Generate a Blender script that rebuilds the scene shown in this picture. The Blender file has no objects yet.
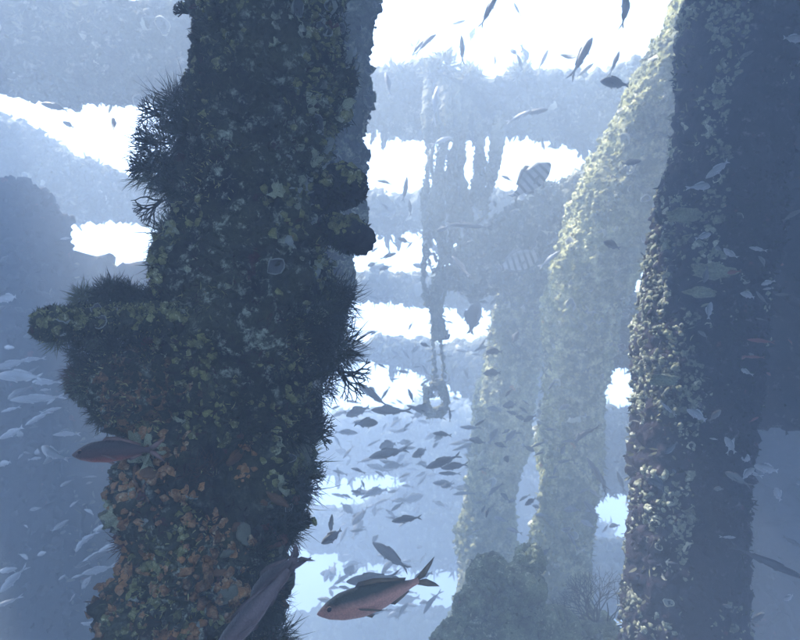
import bpy, math, random
import numpy as np
from mathutils import Matrix, Vector

R = math.radians
scene = bpy.context.scene
COL = scene.collection

# ------------------------------------------------------------------ camera
PITCH, ROLL, HFOV = 14.0, 5.0, 64.0
cam_d = bpy.data.cameras.new('camera')
cam = bpy.data.objects.new('camera', cam_d)
COL.objects.link(cam)
CAMM = Matrix.Rotation(R(90 + PITCH), 4, 'X') @ Matrix.Rotation(R(ROLL), 4, 'Z')
cam.matrix_world = CAMM
cam_d.sensor_width = 36.0
cam_d.lens = 18.0 / math.tan(R(HFOV / 2))
cam_d.clip_start = 0.05
cam_d.clip_end = 500.0
cam_d.dof.use_dof = True
cam_d.dof.focus_distance = 1.9
cam_d.dof.aperture_fstop = 5.6
scene.camera = cam

# ------------------------------------------------------------------ light
SUN_EL, SUN_AZ = 56.0, -70.0          # azimuth measured from +Y (away from the camera) towards +X
world = bpy.data.worlds.new('World')
scene.world = world
world.use_nodes = True
wn = world.node_tree
bg = wn.nodes['Background']
sky = wn.nodes.new('ShaderNodeTexSky')
sky.sky_type = 'NISHITA'
sky.sun_disc = False
sky.sun_elevation = R(SUN_EL)
sky.sun_rotation = R(SUN_AZ)
wn.links.new(sky.outputs[0], bg.inputs['Color'])
bg.inputs['Strength'].default_value = 0.15

sun_d = bpy.data.lights.new('sun', 'SUN')
sun_d.energy = 5.0
sun_d.angle = R(0.5)
sun_d.color = (1.0, 0.94, 0.86)
sun = bpy.data.objects.new('sun', sun_d)
COL.objects.link(sun)
sdir = Vector((math.sin(R(SUN_AZ)) * math.cos(R(SUN_EL)), math.cos(R(SUN_AZ)) * math.cos(R(SUN_EL)), math.sin(R(SUN_EL))))
sun.rotation_euler = sdir.to_track_quat('Z', 'Y').to_euler()
sun.location = sdir * 40

scene.view_settings.view_transform = 'Standard'
scene.view_settings.look = 'None'
scene.view_settings.gamma = 1.0
scene.view_settings.exposure = 2.68
scene.cycles.volume_bounces = 2
scene.cycles.max_bounces = 6
scene.cycles.diffuse_bounces = 2
scene.cycles.glossy_bounces = 2
scene.cycles.use_denoising = True

HAZE_DENSITY = 0.114

# ------------------------------------------------------------------ helpers
FPX = 400.0 / math.tan(R(HFOV / 2))
CR = CAMM.to_3x3()
RIGHT, UP, BACK = CR.col[0].copy(), CR.col[1].copy(), CR.col[2].copy()
CRN = np.array([[*r] for r in CR])


def P(px, py, d):
    """a point of the place, seen at px,py of the 800x640 photograph, d metres in front of the camera"""
    v = CR @ Vector(((px - 400) / FPX * d, -(py - 320) / FPX * d, -d))
    return np.array(v)


def hsh(ix, iy, iz, seed):
    h = (ix.astype(np.int64) * 374761393 + iy.astype(np.int64) * 668265263 + iz.astype(np.int64) * 2147483647 + seed * 1274126177) & 0xFFFFFFFF
    h = ((h ^ (h >> 13)) * 1274126177) & 0xFFFFFFFF
    h = ((h ^ (h >> 16)) * 2246822519) & 0xFFFFFFFF
    return ((h ^ (h >> 15)) & 0xFFFFFF) / float(0x1000000)


def vnoise(p, seed=0):
    i = np.floor(p).astype(np.int64)
    f = p - i
    f = f * f * f * (f * (f * 6 - 15) + 10)
    out = 0
    for dx in (0, 1):
        wx = f[:, 0] if dx else 1 - f[:, 0]
        for dy in (0, 1):
            wy = f[:, 1] if dy else 1 - f[:, 1]
            for dz in (0, 1):
                wz = f[:, 2] if dz else 1 - f[:, 2]
                out = out + wx * wy * wz * hsh(i[:, 0] + dx, i[:, 1] + dy, i[:, 2] + dz, seed)
    return out * 2 - 1


def fbm(p, oct=4, seed=0, rid=False):
    a, s, out = 1.0, 0.0, 0
    for k in range(oct):
        n = vnoise(p * (2.03 ** k) + 17.3 * k, seed + k)
        out = out + a * ((1 - 2 * np.abs(n)) if rid else n)
        s += a
        a *= 0.52
    return out / s


def worley(p, seed=0):
    i = np.floor(p).astype(np.int64)
    best = np.full(len(p), 9.0)
    for dx in (-1, 0, 1):
        for dy in (-1, 0, 1):
            for dz in (-1, 0, 1):
                c = i + np.array([dx, dy, dz])
                q = np.stack([c[:, 0] + hsh(c[:, 0], c[:, 1], c[:, 2], seed), c[:, 1] + hsh(c[:, 0], c[:, 1], c[:, 2], seed + 71),
                              c[:, 2] + hsh(c[:, 0], c[:, 1], c[:, 2], seed + 143)], 1)
                best = np.minimum(best, ((p - q) ** 2).sum(1))
    return np.sqrt(best)


def mesh_np(name, V, Q=None, T=None, mats=(), midx=None, smooth=True):
    """a mesh from numpy arrays: V points, Q quads, T triangles"""
    me = bpy.data.meshes.new(name)
    V = np.asarray(V, dtype=np.float32)
    loops, starts, n = [], [], 0
    if Q is not None and len(Q):
        Q = np.asarray(Q, dtype=np.int32)
        loops.append(Q.ravel()); starts.append(np.arange(len(Q)) * 4); n = len(Q) * 4
    if T is not None and len(T):
        T = np.asarray(T, dtype=np.int32)
        loops.append(T.ravel()); starts.append(n + np.arange(len(T)) * 3)
    L = np.concatenate(loops).astype(np.int32)
    S = np.concatenate(starts).astype(np.int32)
    me.vertices.add(len(V)); me.vertices.foreach_set('co', V.ravel())
    me.loops.add(len(L)); me.loops.foreach_set('vertex_index', L)
    me.polygons.add(len(S)); me.polygons.foreach_set('loop_start', S)
    if midx is not None:
        me.polygons.foreach_set('material_index', np.asarray(midx, dtype=np.int32))
    me.update(calc_edges=True)
    me.validate()
    if smooth:
        me.polygons.foreach_set('use_smooth', np.ones(len(me.polygons), dtype=bool))
    for m in mats:
        me.materials.append(m)
    return me


def obj(name, me, parent=None, loc=None):
    o = bpy.data.objects.new(name, me)
    COL.objects.link(o)
    if parent is not None:
        o.parent = parent
    if loc is not None:
        o.location = loc
    return o


def tag(o, label=None, cat=None, group=None, kind=None):
    if label: o['label'] = label
    if cat: o['category'] = cat
    if group: o['group'] = group
    if kind: o['kind'] = kind
    return o


def thing(name, label, cat, loc, group=None):
    o = obj(name, None, None, loc)
    return tag(o, label, cat, group)


# ------------------------------------------------------------------ materials
def new_mat(name):
    m = bpy.data.materials.new(name)
    m.use_nodes = True
    nt = m.node_tree
    b = nt.nodes['Principled BSDF']
    b.inputs['Roughness'].default_value = 0.85
    b.inputs['Specular IOR Level'].default_value = 0.15
    return m, nt, b


def N(nt, t, **kw):
    n = nt.nodes.new(t)
    for k, v in kw.items():
        setattr(n, k, v)
    return n


def noise(nt, vec, scale, detail=5, rough=0.6, off=0):
    n = N(nt, 'ShaderNodeTexNoise')
    n.inputs['Scale'].default_value = scale
    n.inputs['Detail'].default_value = detail
    n.inputs['Roughness'].default_value = rough
    if off:
        mp = N(nt, 'ShaderNodeMapping')
        mp.inputs['Location'].default_value = (off, off * 1.7, off * .6)
        nt.links.new(vec, mp.inputs['Vector'])
        vec = mp.outputs[0]
    nt.links.new(vec, n.inputs['Vector'])
    return n.outputs['Fac']


def ramp(nt, fac, stops):
    r = N(nt, 'ShaderNodeValToRGB')
    el = r.color_ramp.elements
    while len(el) < len(stops):
        el.new(0.5)
    for e, (p, c) in zip(el, stops):
        e.position = p
        e.color = (c, c, c, 1) if not hasattr(c, '__len__') else (*c, 1)
    nt.links.new(fac, r.inputs[0])
    return r.outputs[0]


def mix(nt, fac, a, b):
    m = N(nt, 'ShaderNodeMix', data_type='RGBA')
    for s, v in ((m.inputs[0], fac), (m.inputs[6], a), (m.inputs[7], b)):
        if hasattr(v, 'is_linked') or isinstance(v, bpy.types.NodeSocket):
            nt.links.new(v, s)
        else:
            s.default_value = (*v, 1) if hasattr(v, '__len__') else v
    return m.outputs[2]


def crust_mat(name, dark, mid, pale, accent, s=1.0, pale_amt=0.5, accent_amt=0.5, bump=0.5, low=None):
    """encrusted surface: patches of turf, coralline crust, pale shell and spots of red or orange sponge"""
    m, nt, b = new_mat(name)
    tc = N(nt, 'ShaderNodeTexCoord').outputs['Object']
    n1 = noise(nt, tc, 3.2 * s, 8, 0.65)
    n2 = noise(nt, tc, 11 * s, 6, 0.7, 3.1)
    n3 = noise(nt, tc, 6 * s, 4, 0.6, 7.7)
    n4 = noise(nt, tc, 48 * s, 4, 0.6, 1.3)
    c = ramp(nt, n1, [(0.34, dark), (0.62, mid)])
    n0 = noise(nt, tc, 1.1 * s, 3, 0.5, 2.2)
    pm = ramp(nt, n2, [(0.66 - 0.22 * pale_amt, 0.0), (0.80 - 0.22 * pale_amt, 0.9)])
    pz = N(nt, 'ShaderNodeMath', operation='MULTIPLY'); nt.links.new(pm, pz.inputs[0]); nt.links.new(ramp(nt, n0, [(0.40, 0.12), (0.60, 1.0)]), pz.inputs[1])
    c = mix(nt, pz.outputs[0], c, pale)
    am = ramp(nt, n3, [(0.72 - 0.12 * accent_amt, 0.0), (0.76 - 0.12 * accent_amt, 0.85)])
    c = mix(nt, am, c, accent)
    if low is not None:      # rusty crust on the lower reach, with warm light put into its colour
        lo_a, lo_b, z0, z1 = low
        sx = N(nt, 'ShaderNodeSeparateXYZ'); nt.links.new(tc, sx.inputs[0])
        ad = N(nt, 'ShaderNodeMath', operation='MULTIPLY_ADD')
        nt.links.new(n1, ad.inputs[0]); ad.inputs[1].default_value = 0.6; nt.links.new(sx.outputs['Z'], ad.inputs[2])
        mr = N(nt, 'ShaderNodeMapRange')
        nt.links.new(ad.outputs[0], mr.inputs[0])
        mr.inputs[1].default_value = z0 + 0.3; mr.inputs[2].default_value = z1 + 0.3
        mr.inputs[3].default_value = 1.0; mr.inputs[4].default_value = 0.0
        lc = ramp(nt, n2, [(0.36, lo_a), (0.62, lo_b), (0.74, pale)])
        c = mix(nt, mr.outputs[0], c, lc)
    f = ramp(nt, n4, [(0.3, 0.55), (0.7, 1.25)])
    mm = N(nt, 'ShaderNodeMix', data_type='RGBA', blend_type='MULTIPLY')
    mm.inputs[0].default_value = 1.0
    nt.links.new(c, mm.inputs[6]); nt.links.new(f, mm.inputs[7])
    nt.links.new(mm.outputs[2], b.inputs['Base Color'])
    bp = N(nt, 'ShaderNodeBump')
    bp.inputs['Strength'].default_value = bump
    bp.inputs['Distance'].default_value = 0.03 / s
    bn = noise(nt, tc, 30 * s, 8, 0.7, 5)
    nt.links.new(bn, bp.inputs['Height'])
    nt.links.new(bp.outputs[0], b.inputs['Normal'])
    return m


def leaf_mat(name, a, bcol, s=6.0, tr=0.25):
    m, nt, b = new_mat(name)
    tc = N(nt, 'ShaderNodeTexCoord').outputs['Object']
    n1 = noise(nt, tc, s, 4, 0.6)
    c = ramp(nt, n1, [(0.35, a), (0.65, bcol)])
    nt.links.new(c, b.inputs['Base Color'])
    if tr:
        t = N(nt, 'ShaderNodeBsdfTranslucent')
        nt.links.new(c, t.inputs['Color'])
        mx = N(nt, 'ShaderNodeMixShader'); mx.inputs[0].default_value = tr
        out = nt.nodes['Material Output']
        nt.links.new(b.outputs[0], mx.inputs[1]); nt.links.new(t.outputs[0], mx.inputs[2])
        nt.links.new(mx.outputs[0], out.inputs['Surface'])
    return m


M = {}
M['near'] = crust_mat('near_crust', (0.006, 0.005, 0.006), (0.06, 0.062, 0.032), (0.52, 0.57, 0.44), (0.05, 0.010, 0.012), 2.4, 0.55, 0.6, 0.8,
                      low=((0.014, 0.007, 0.006), (0.34, 0.18, 0.08), -0.15, 0.35))
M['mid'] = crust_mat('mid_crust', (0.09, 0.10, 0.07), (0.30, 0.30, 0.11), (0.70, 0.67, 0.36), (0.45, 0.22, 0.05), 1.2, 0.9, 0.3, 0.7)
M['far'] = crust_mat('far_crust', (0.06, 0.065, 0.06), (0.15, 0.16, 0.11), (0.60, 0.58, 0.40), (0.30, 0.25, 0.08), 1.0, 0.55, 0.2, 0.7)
M['rust'] = crust_mat('rusty_crust', (0.012, 0.009, 0.012), (0.030, 0.026, 0.028), (0.18, 0.18, 0.16), (0.16, 0.05, 0.045), 1.2, 0.3, 0.5, 0.6)
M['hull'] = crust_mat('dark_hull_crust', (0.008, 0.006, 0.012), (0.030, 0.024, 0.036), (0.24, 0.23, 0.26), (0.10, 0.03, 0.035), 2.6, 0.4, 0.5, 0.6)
M['edge'] = crust_mat('pale_and_lit_edge_crust', (0.08, 0.085, 0.065), (0.26, 0.28, 0.19), (0.62, 0.64, 0.50), (0.42, 0.16, 0.05), 2.5, 0.8, 0.25, 0.8)  # pale crust; also stands in for light along the thick pillar's edge
M['rusty'] = crust_mat('lit_rusty_sponge_crust', (0.024, 0.011, 0.007), (0.42, 0.21, 0.085), (0.66, 0.54, 0.33), (0.20, 0.06, 0.025), 5, 0.75, 0.2, 0.8)  # rusty sponge, its tone raised in place of warm light low down
M['green'] = crust_mat('green_crust', (0.03, 0.030, 0.014), (0.27, 0.27, 0.10), (0.66, 0.66, 0.42), (0.26, 0.14, 0.05), 7, 0.6, 0.3, 0.8)
M['mound'] = crust_mat('mound_crust', (0.05, 0.06, 0.04), (0.20, 0.24, 0.14), (0.62, 0.66, 0.50), (0.24, 0.12, 0.11), 3.2, 0.5, 0.3, 0.8)
M['sand'] = crust_mat('sand', (0.16, 0.15, 0.12), (0.30, 0.28, 0.22), (0.38, 0.36, 0.30), (0.14, 0.14, 0.11), 0.3, 0.4, 0.3, 0.4)
M['turf_dark'] = leaf_mat('dark_turf', (0.008, 0.009, 0.007), (0.038, 0.044, 0.022), 7)
M['turf_highlight'] = leaf_mat('highlight_turf', (0.06, 0.055, 0.018), (0.44, 0.42, 0.18), 12)  # pale olive tone painted as highlights on upward crests
M['turf_red'] = leaf_mat('maroon_turf', (0.012, 0.004, 0.006), (0.05, 0.014, 0.018), 9)
M['turf_olive'] = leaf_mat('olive_turf', (0.028, 0.036, 0.018), (0.11, 0.13, 0.07), 9)
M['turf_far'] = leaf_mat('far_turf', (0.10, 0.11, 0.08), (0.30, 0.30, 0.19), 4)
M['turf_brown'] = leaf_mat('brown_turf', (0.018, 0.010, 0.007), (0.09, 0.05, 0.026), 9)
M['sponge'] = crust_mat('dark_sponge', (0.012, 0.011, 0.014), (0.03, 0.03, 0.03), (0.09, 0.10, 0.09), (0.07, 0.035, 0.04), 5, 0.2, 0.3, 0.6)
M['fan'] = leaf_mat('sea_fan', (0.03, 0.032, 0.035), (0.07, 0.07, 0.065), 8, 0.1)
M['ruffle'] = leaf_mat('ruffled_crust', (0.10, 0.11, 0.06), (0.52, 0.54, 0.36), 24, 0.15)
M['ruffle_dark'] = leaf_mat('maroon_ruffle', (0.03, 0.012, 0.014), (0.16, 0.06, 0.05), 24, 0.1)
M['rope'] = crust_mat('rope_crust', (0.10, 0.105, 0.08), (0.22, 0.22, 0.15), (0.5, 0.48, 0.34), (0.2, 0.12, 0.06), 3, 0.5, 0.2, 0.6)


def shell_mat(name, rim, inside):
    m, nt, b = new_mat(name)
    tc = N(nt, 'ShaderNodeTexCoord').outputs['Object']
    n = noise(nt, tc, 55, 5, 0.6)
    c = ramp(nt, n, [(0.3, inside), (0.7, rim)])
    nt.links.new(c, b.inputs['Base Color'])
    b.inputs['Roughness'].default_value = 0.6
    bp = N(nt, 'ShaderNodeBump'); bp.inputs['Strength'].default_value = 0.4; bp.inputs['Distance'].default_value = 0.01
    nt.links.new(noise(nt, tc, 90, 5), bp.inputs['Height']); nt.links.new(bp.outputs[0], b.inputs['Normal'])
    return m


M['shell_rim'] = shell_mat('shell_rim', (0.34, 0.36, 0.32), (0.14, 0.155, 0.14))
M['shell_in'] = shell_mat('shell_inside', (0.10, 0.105, 0.10), (0.05, 0.05, 0.055))
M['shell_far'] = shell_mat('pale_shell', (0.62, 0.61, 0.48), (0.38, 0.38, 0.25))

# ------------------------------------------------------------------ builders
rng = np.random.default_rng(11)


def catmull(pts, n):
    pts = np.asarray(pts, float)
    k = len(pts)
    ts = np.linspace(0, k - 1, n)
    i = np.clip(np.floor(ts).astype(int), 0, k - 2)
    f = (ts - i)[:, None]
    p0 = pts[np.maximum(i - 1, 0)]; p1 = pts[i]; p2 = pts[i + 1]; p3 = pts[np.minimum(i + 2, k - 1)]
    return 0.5 * ((2 * p1) + (-p0 + p2) * f + (2 * p0 - 5 * p1 + 4 * p2 - p3) * f ** 2 + (-p0 + 3 * p1 - 3 * p2 + p3) * f ** 3)


class Surf:
    """an encrusted member: a tube along a path, displaced by lumps; keeps points and normals for what grows on it"""
    def __init__(s, path, rad, step, amp, lump, seed, squash=1.0, fine=1.0, box=0.0, lens=None):
        path = np.asarray(path, float); rad = np.asarray(rad, float)
        L = np.linalg.norm(np.diff(path, axis=0), axis=1).sum()
        nv = max(8, int(L / step)); nu = max(12, int(2 * math.pi * rad.mean() / step))
        c = catmull(path, nv); r = catmull(rad[:, None], nv)[:, 0]
        t = np.gradient(c, axis=0); t /= np.linalg.norm(t, axis=1)[:, None]
        ref = np.array(BACK)
        e1 = ref - (t @ ref)[:, None] * t; e1 /= np.linalg.norm(e1, axis=1)[:, None]   # towards the camera side
        e2 = np.cross(t, e1)
        a = np.linspace(0, 2 * math.pi, nu, endpoint=False)
        ca, sa = np.cos(a), np.sin(a)
        if box:
            k = (np.abs(ca) ** (2 / (1 - box) ) + np.abs(sa) ** (2 / (1 - box))) ** (-(1 - box) / 2)
            ca, sa = ca * k, sa * k
        D = e1[:, None, :] * (ca * squash)[None, :, None] + e2[:, None, :] * sa[None, :, None]
        V = c[:, None, :] + D * r[:, None, None]
        # close the ends
        endf = np.ones(nv)
        Vf = V.reshape(-1, 3)
        Dn = D.reshape(-1, 3); Dn = Dn / np.linalg.norm(Dn, axis=1)[:, None]
        rm = rad.mean()
        d = amp * rm * (0.9 * fbm(Vf / (rm * 1.6), 3, seed))
        w = worley(Vf / lump, seed + 5)
        d += 0.42 * lump * np.clip(1 - 1.25 * w, -0.4, 1)
        w2 = worley(Vf / (lump * 0.42), seed + 9)
        d += 0.20 * lump * fine * np.clip(1 - 1.3 * w2, -0.3, 1)
        d += 0.16 * lump * fine * fbm(Vf / (lump * 0.35), 3, seed + 20, True)
        d += 0.07 * lump * fbm(Vf / (lump * 0.13), 2, seed + 41)
        d -= d.mean() + 0.10 * lump
        tang = fbm(Vf / (lump * 0.7), 2, seed + 31)[:, None]
        Vf = Vf + Dn * d[:, None] + 0.25 * lump * tang * np.repeat(t, nu, 0)
        V = Vf.reshape(nv, nu, 3)
        s.V, s.nv, s.nu = V, nv, nu
        du = np.roll(V, -1, 1) - np.roll(V, 1, 1)
        dv = np.gradient(V, axis=0)
        nn = np.cross(du, dv)
        nn /= np.linalg.norm(nn, axis=2)[:, :, None] + 1e-9
        if (nn * D).sum() < 0:
            nn = -nn
        s.Nn = nn
        s.c, s.r, s.t, s.D = c, r, t, D
        s.base = c[0] if c[0][2] < c[-1][2] else c[-1]

    def mesh(s, name, mat):
        i = np.arange(s.nv - 1)[:, None] * s.nu; j = np.arange(s.nu)[None, :]; j2 = (j + 1) % s.nu
        Q = np.stack([i + j, i + j2, i + s.nu + j2, i + s.nu + j], -1).reshape(-1, 4)
        V = s.V.reshape(-1, 3)
        n = len(V)
        V = np.concatenate([V, s.c[:1], s.c[-1:]])
        jj = np.arange(s.nu); jn = (jj + 1) % s.nu
        T = np.concatenate([np.stack([jn, jj, np.full(s.nu, n)], 1), np.stack([jj, jn, np.zeros(s.nu, int) + n + 1], 1) + np.array([1, 1, 0]) * (s.nv - 1) * s.nu])
        return mesh_np(name, V - s.base, Q, T, [mat])

    def pick(s, n, rg, cond=None, vis=True):
        """random points on the surface; vis keeps those that do not face fully away from the camera"""
        k = rg.integers(0, s.nv * s.nu, n * 4)
        p = s.V.reshape(-1, 3)[k]; nn = s.Nn.reshape(-1, 3)[k]
        s._k = k
        m = np.ones(len(p), bool)
        if vis:
            view = -p / np.linalg.norm(p, axis=1)[:, None]
            m &= (nn * view).sum(1) > -0.45
        if cond is not None:
            m &= cond(p, nn)
        return p[m][:n], nn[m][:n]


def to_px(p):
    q = p @ CRN
    return 400 + q[:, 0] / -q[:, 2] * FPX, 320 - q[:, 1] / -q[:, 2] * FPX


def blades(name, p, nn, length, width, mat, rg, curl=0.6, spread=0.6, base=None, droop=0.0, seg=3):
    """leafy turf: one curved tapering blade per point, all in one mesh"""
    n = len(p)
    if n == 0:
        return None
    d = nn + spread * rg.normal(size=(n, 3)); d /= np.linalg.norm(d, axis=1)[:, None]
    side = np.cross(d, rg.normal(size=(n, 3))); side /= np.linalg.norm(side, axis=1)[:, None] + 1e-9
    bend = np.cross(side, d)
    L = length * rg.uniform(0.5, 1.4, n); W = width * rg.uniform(0.6, 1.3, n)
    cu = curl * rg.uniform(-1, 1, n)
    prof = np.interp(np.linspace(0, 1, seg + 1), [0, 0.4, 0.75, 1], [0.55, 1.0, 0.75, 0])
    V = []
    for k in range(seg + 1):
        f = k / seg
        c = p + d * (L * f)[:, None] + bend * (cu * L * f * f)[:, None]
        c[:, 2] -= droop * L * f * f
        if k < seg:
            hw = side * (W * prof[k] * 0.5)[:, None]
            V += [c - hw, c + hw]
        else:
            V += [c]
    m = 2 * seg + 1
    V = np.stack(V, 1).reshape(-1, 3)
    b = (np.arange(n) * m)[:, None]
    Q = np.concatenate([b + np.array([2 * k, 2 * k + 1, 2 * k + 3, 2 * k + 2])[None] for k in range(seg - 1)]) if seg > 1 else None
    T = b + np.array([2 * seg - 2, 2 * seg - 1, 2 * seg])[None]
    if base is None: base = np.zeros(3)
    return mesh_np(name, V - base, Q, T, [mat])


def shell_mesh(name, rg, rim, inside, seg=12):
    """an open oyster: a lopsided cup with a thick pale wavy rim"""
    a = np.linspace(0, 2 * math.pi, seg, endpoint=False)
    wob = 1 + 0.22 * rg.normal(size=seg)
    wob = (wob + np.roll(wob, 1)) / 2
    ring = lambda r, z: np.stack([r * wob * np.cos(a), r * wob * np.sin(a) * 0.8, z + 0.14 * np.sin(a * 3 + rg.uniform(0, 6)) + 0.25 * np.cos(a)], 1)
    rings = [ring(0.70, -0.35), ring(1.0, 0.30), ring(0.86, 0.36), ring(0.55, 0.02)]
    V = np.concatenate(rings + [np.array([[0.05, 0, -0.12]])])
    j = np.arange(seg); jn = (j + 1) % seg
    Q = np.concatenate([np.stack([k * seg + j, k * seg + jn, (k + 1) * seg + jn, (k + 1) * seg + j], 1) for k in range(3)])
    T = np.stack([3 * seg + j, 3 * seg + jn, np.full(seg, 4 * seg)], 1)
    return mesh_np(name, V, Q, T, [rim, inside], [0] * (2 * seg) + [1] * (2 * seg))


def ruffle_mesh(name, rg, mat, nu=30, nv=6):
    """a frilled leafy plate with a lobed, waved rim and a little thickness"""
    a = np.linspace(0, 2 * math.pi, nu, endpoint=False)
    lob = 1 + 0.22 * np.sin(3 * a + rg.uniform(0, 6)) + 0.16 * np.sin(7 * a + rg.uniform(0, 6)) + 0.07 * rg.normal(size=nu)
    ph, p2 = rg.uniform(0, 6, 2)
    top, bot = [], []
    for k in range(nv):
        r = 0.08 + 0.92 * k / (nv - 1)
        z = 0.5 * r ** 1.6 + (0.30 * np.sin(5 * a + ph) + 0.16 * np.sin(9 * a + p2)) * r ** 2
        top.append(np.stack([r * lob * np.cos(a), r * lob * np.sin(a), z], 1))
        bot.append(np.stack([r * lob * np.cos(a) * .97, r * lob * np.sin(a) * .97, z - 0.07 * (1.3 - r)], 1))
    V = np.concatenate(top + bot)
    j = np.arange(nu); jn = (j + 1) % nu; o_ = nu * nv
    Q = [np.stack([k * nu + j, k * nu + jn, (k + 1) * nu + jn, (k + 1) * nu + j], 1) for k in range(nv - 1)]
    Q += [q[:, ::-1] + o_ for q in Q[:nv - 1]]
    e = (nv - 1) * nu
    Q.append(np.stack([e + j, e + jn, e + jn + o_, e + j + o_], 1))
    return mesh_np(name, V, np.concatenate(Q), None, [mat])


def orient(n, rg, tilt=0.4):
    z = Vector(n) + Vector(rg.normal(size=3)) * tilt
    z.normalize()
    x = z.cross(Vector(rg.normal(size=3))).normalized()
    y = z.cross(x)
    return Matrix((x, y, z)).transposed().to_4x4()


SHELLS = [shell_mesh('oyster_shell', rng, M['shell_rim'], M['shell_in']) for _ in range(6)]
SHELLS_FAR = [shell_mesh('shell', rng, M['shell_far'], M['shell_rim']) for _ in range(5)]


def lump_mesh(name, rad, mat, seed, amp=0.35, lump=0.3, res=3, squash=(1, 1, 1)):
    nu, nv = 14 * res, 8 * res
    a = np.linspace(0, 2 * math.pi, nu, endpoint=False); b = np.linspace(0.02, math.pi - 0.02, nv)
    V = np.stack([np.sin(b)[:, None] * np.cos(a), np.sin(b)[:, None] * np.sin(a), np.cos(b)[:, None] * np.ones(nu)], -1).reshape(-1, 3)
    d = 1 + amp * fbm(V * 1.3 + seed, 3, seed) + 0.5 * lump * np.clip(1 - 1.2 * worley(V / lump + seed * 3.1, seed), -0.3, 1) + 0.15 * lump * fbm(V / lump * 3, 3, seed)
    V = V * d[:, None] * rad * np.array(squash)
    i = np.arange(nv - 1)[:, None] * nu; j = np.arange(nu)[None]; j2 = (j + 1) % nu
    Q = np.stack([i + j, i + nu + j, i + nu + j2, i + j2], -1).reshape(-1, 4)
    return mesh_np(name, V, Q, None, [mat])


def put(o, parent, p, rot=None, s=1.0):
    """place a part at world point p under a parent that is only translated"""
    m = Matrix.Translation(Vector(p) - parent.location)
    if rot is not None: m = m @ rot
    o.matrix_local = m @ Matrix.Diagonal((*(s if hasattr(s, '__len__') else (s, s, s)), 1))


def shells_on(parent, S, n, size, rg, meshes, name, cond=None, tilt=0.45, sink=0.1):
    p, nn = S.pick(n, rg, cond)
    for q, v in zip(p, nn):
        o = obj(name, meshes[rg.integers(len(meshes))], parent)
        sc = size * rg.uniform(0.55, 1.45)
        put(o, parent, q - v * sc * sink, orient(v, rg, tilt), sc)


_o = np.array([(1, 0, 0), (-1, 0, 0), (0, 1, 0), (0, -1, 0), (0, 0, 1), (0, 0, -1)], float)
_of = [(0, 2, 4), (2, 1, 4), (1, 3, 4), (3, 0, 4), (2, 0, 5), (1, 2, 5), (3, 1, 5), (0, 3, 5)]
def _sub(V, F):
    V = list(V); E = {}; G = []
    def mid(a, b):
        k = (min(a, b), max(a, b))
        if k not in E:
            m = V[a] + V[b]; V.append(m / np.linalg.norm(m)); E[k] = len(V) - 1
        return E[k]
    for a, b, c in F:
        x, y, z = mid(a, b), mid(b, c), mid(c, a)
        G += [(a, x, z), (x, b, y), (z, y, c), (x, y, z)]
    return np.array(V), G
NOD_V, NOD_F = _sub(_o, _of)
NOD_F = [f for f in NOD_F if sum(NOD_V[i][2] for i in f) > 0.01]        # only the upper half stands out of the crust
_u = sorted({i for f in NOD_F for i in f})
NOD_F = [tuple(_u.index(i) for i in f) for f in NOD_F]
NOD_V = NOD_V[_u]
NOD_V[NOD_V[:, 2] < 0.01, 2] = -0.35


def nodules(t, S, n, size, mat, rg, cond=None, name='nodules', flat=0.7, base=None):
    """knobbly crust: many small lumps grown into one another, joined"""
    p, nn = S.pick(int(n * 0.8), rg, cond)
    n = len(p)
    if not n: return
    sz = size * np.minimum(np.exp(rg.normal(size=n) * 0.5), 1.8)
    m = len(NOD_V)
    a = rg.normal(size=(n, 3)); x = np.cross(nn, a); x /= np.linalg.norm(x, axis=1)[:, None]; y = np.cross(nn, x)
    k = NOD_V[None] * (1 + 0.28 * rg.normal(size=(n, m, 1)))
    st = rg.uniform(0.6, 1.5, (n, 1))
    V = p[:, None] + sz[:, None, None] * (x[:, None] * (k[:, :, :1] * st[:, :, None]) + y[:, None] * k[:, :, 1:2] + nn[:, None] * k[:, :, 2:] * rg.uniform(0.4, 1.1, (n, 1, 1)) * flat / 0.7)
    T = (np.arange(n) * m)[:, None, None] + np.array(NOD_F)[None]
    base = S.base if base is None else base
    o = obj(name, mesh_np(name, V.reshape(-1, 3) - base, None, T.reshape(-1, 3), [mat]), t)
    o['kind'] = 'stuff'


def patch(f, seed, lo):
    return lambda p, nn: fbm(p * f, 3, seed) > lo


def tuft_mesh(name, n, rad, length, width, mat, rg, squash=(1, 1, 1), up=(0, 0, 0), seg=3, curl=0.5, spread=0.3):
    """a bushy growth: blades standing out of a small round core"""
    v = rg.normal(size=(n, 3)) + np.array(up); v /= np.linalg.norm(v, axis=1)[:, None]
    p = v * rad * (rg.uniform(0.25, 1.0, n) ** 0.6)[:, None] * np.array(squash)
    return blades(name, p, v, length, width, mat, rg, curl, spread, seg=seg)


def member(name, label, cat, pts, step, amp, lump, mat, seed, group=None, squash=1.0, fine=1.0, box=0.0):
    """pts: (px, py, depth, half width in px)"""
    path = [P(x, y, d) for x, y, d, h in pts]
    rad = [h * d / FPX for x, y, d, h in pts]
    S = Surf(path, rad, step, amp, lump, seed, squash, fine, box)
    t = thing(name, label, cat, S.base, group)
    obj('crust', S.mesh('crust', mat), t)
    return t, S


def turf(t, S, n, L, W, mat, rg, cond=None, name='turf', **kw):
    p, nn = S.pick(int(n * 0.85), rg, cond)
    me = blades(name, p, nn, L, W, mat, rg, base=S.base, **kw)
    if me:
        o = obj(name, me, t)
        o['kind'] = 'stuff'


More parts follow.
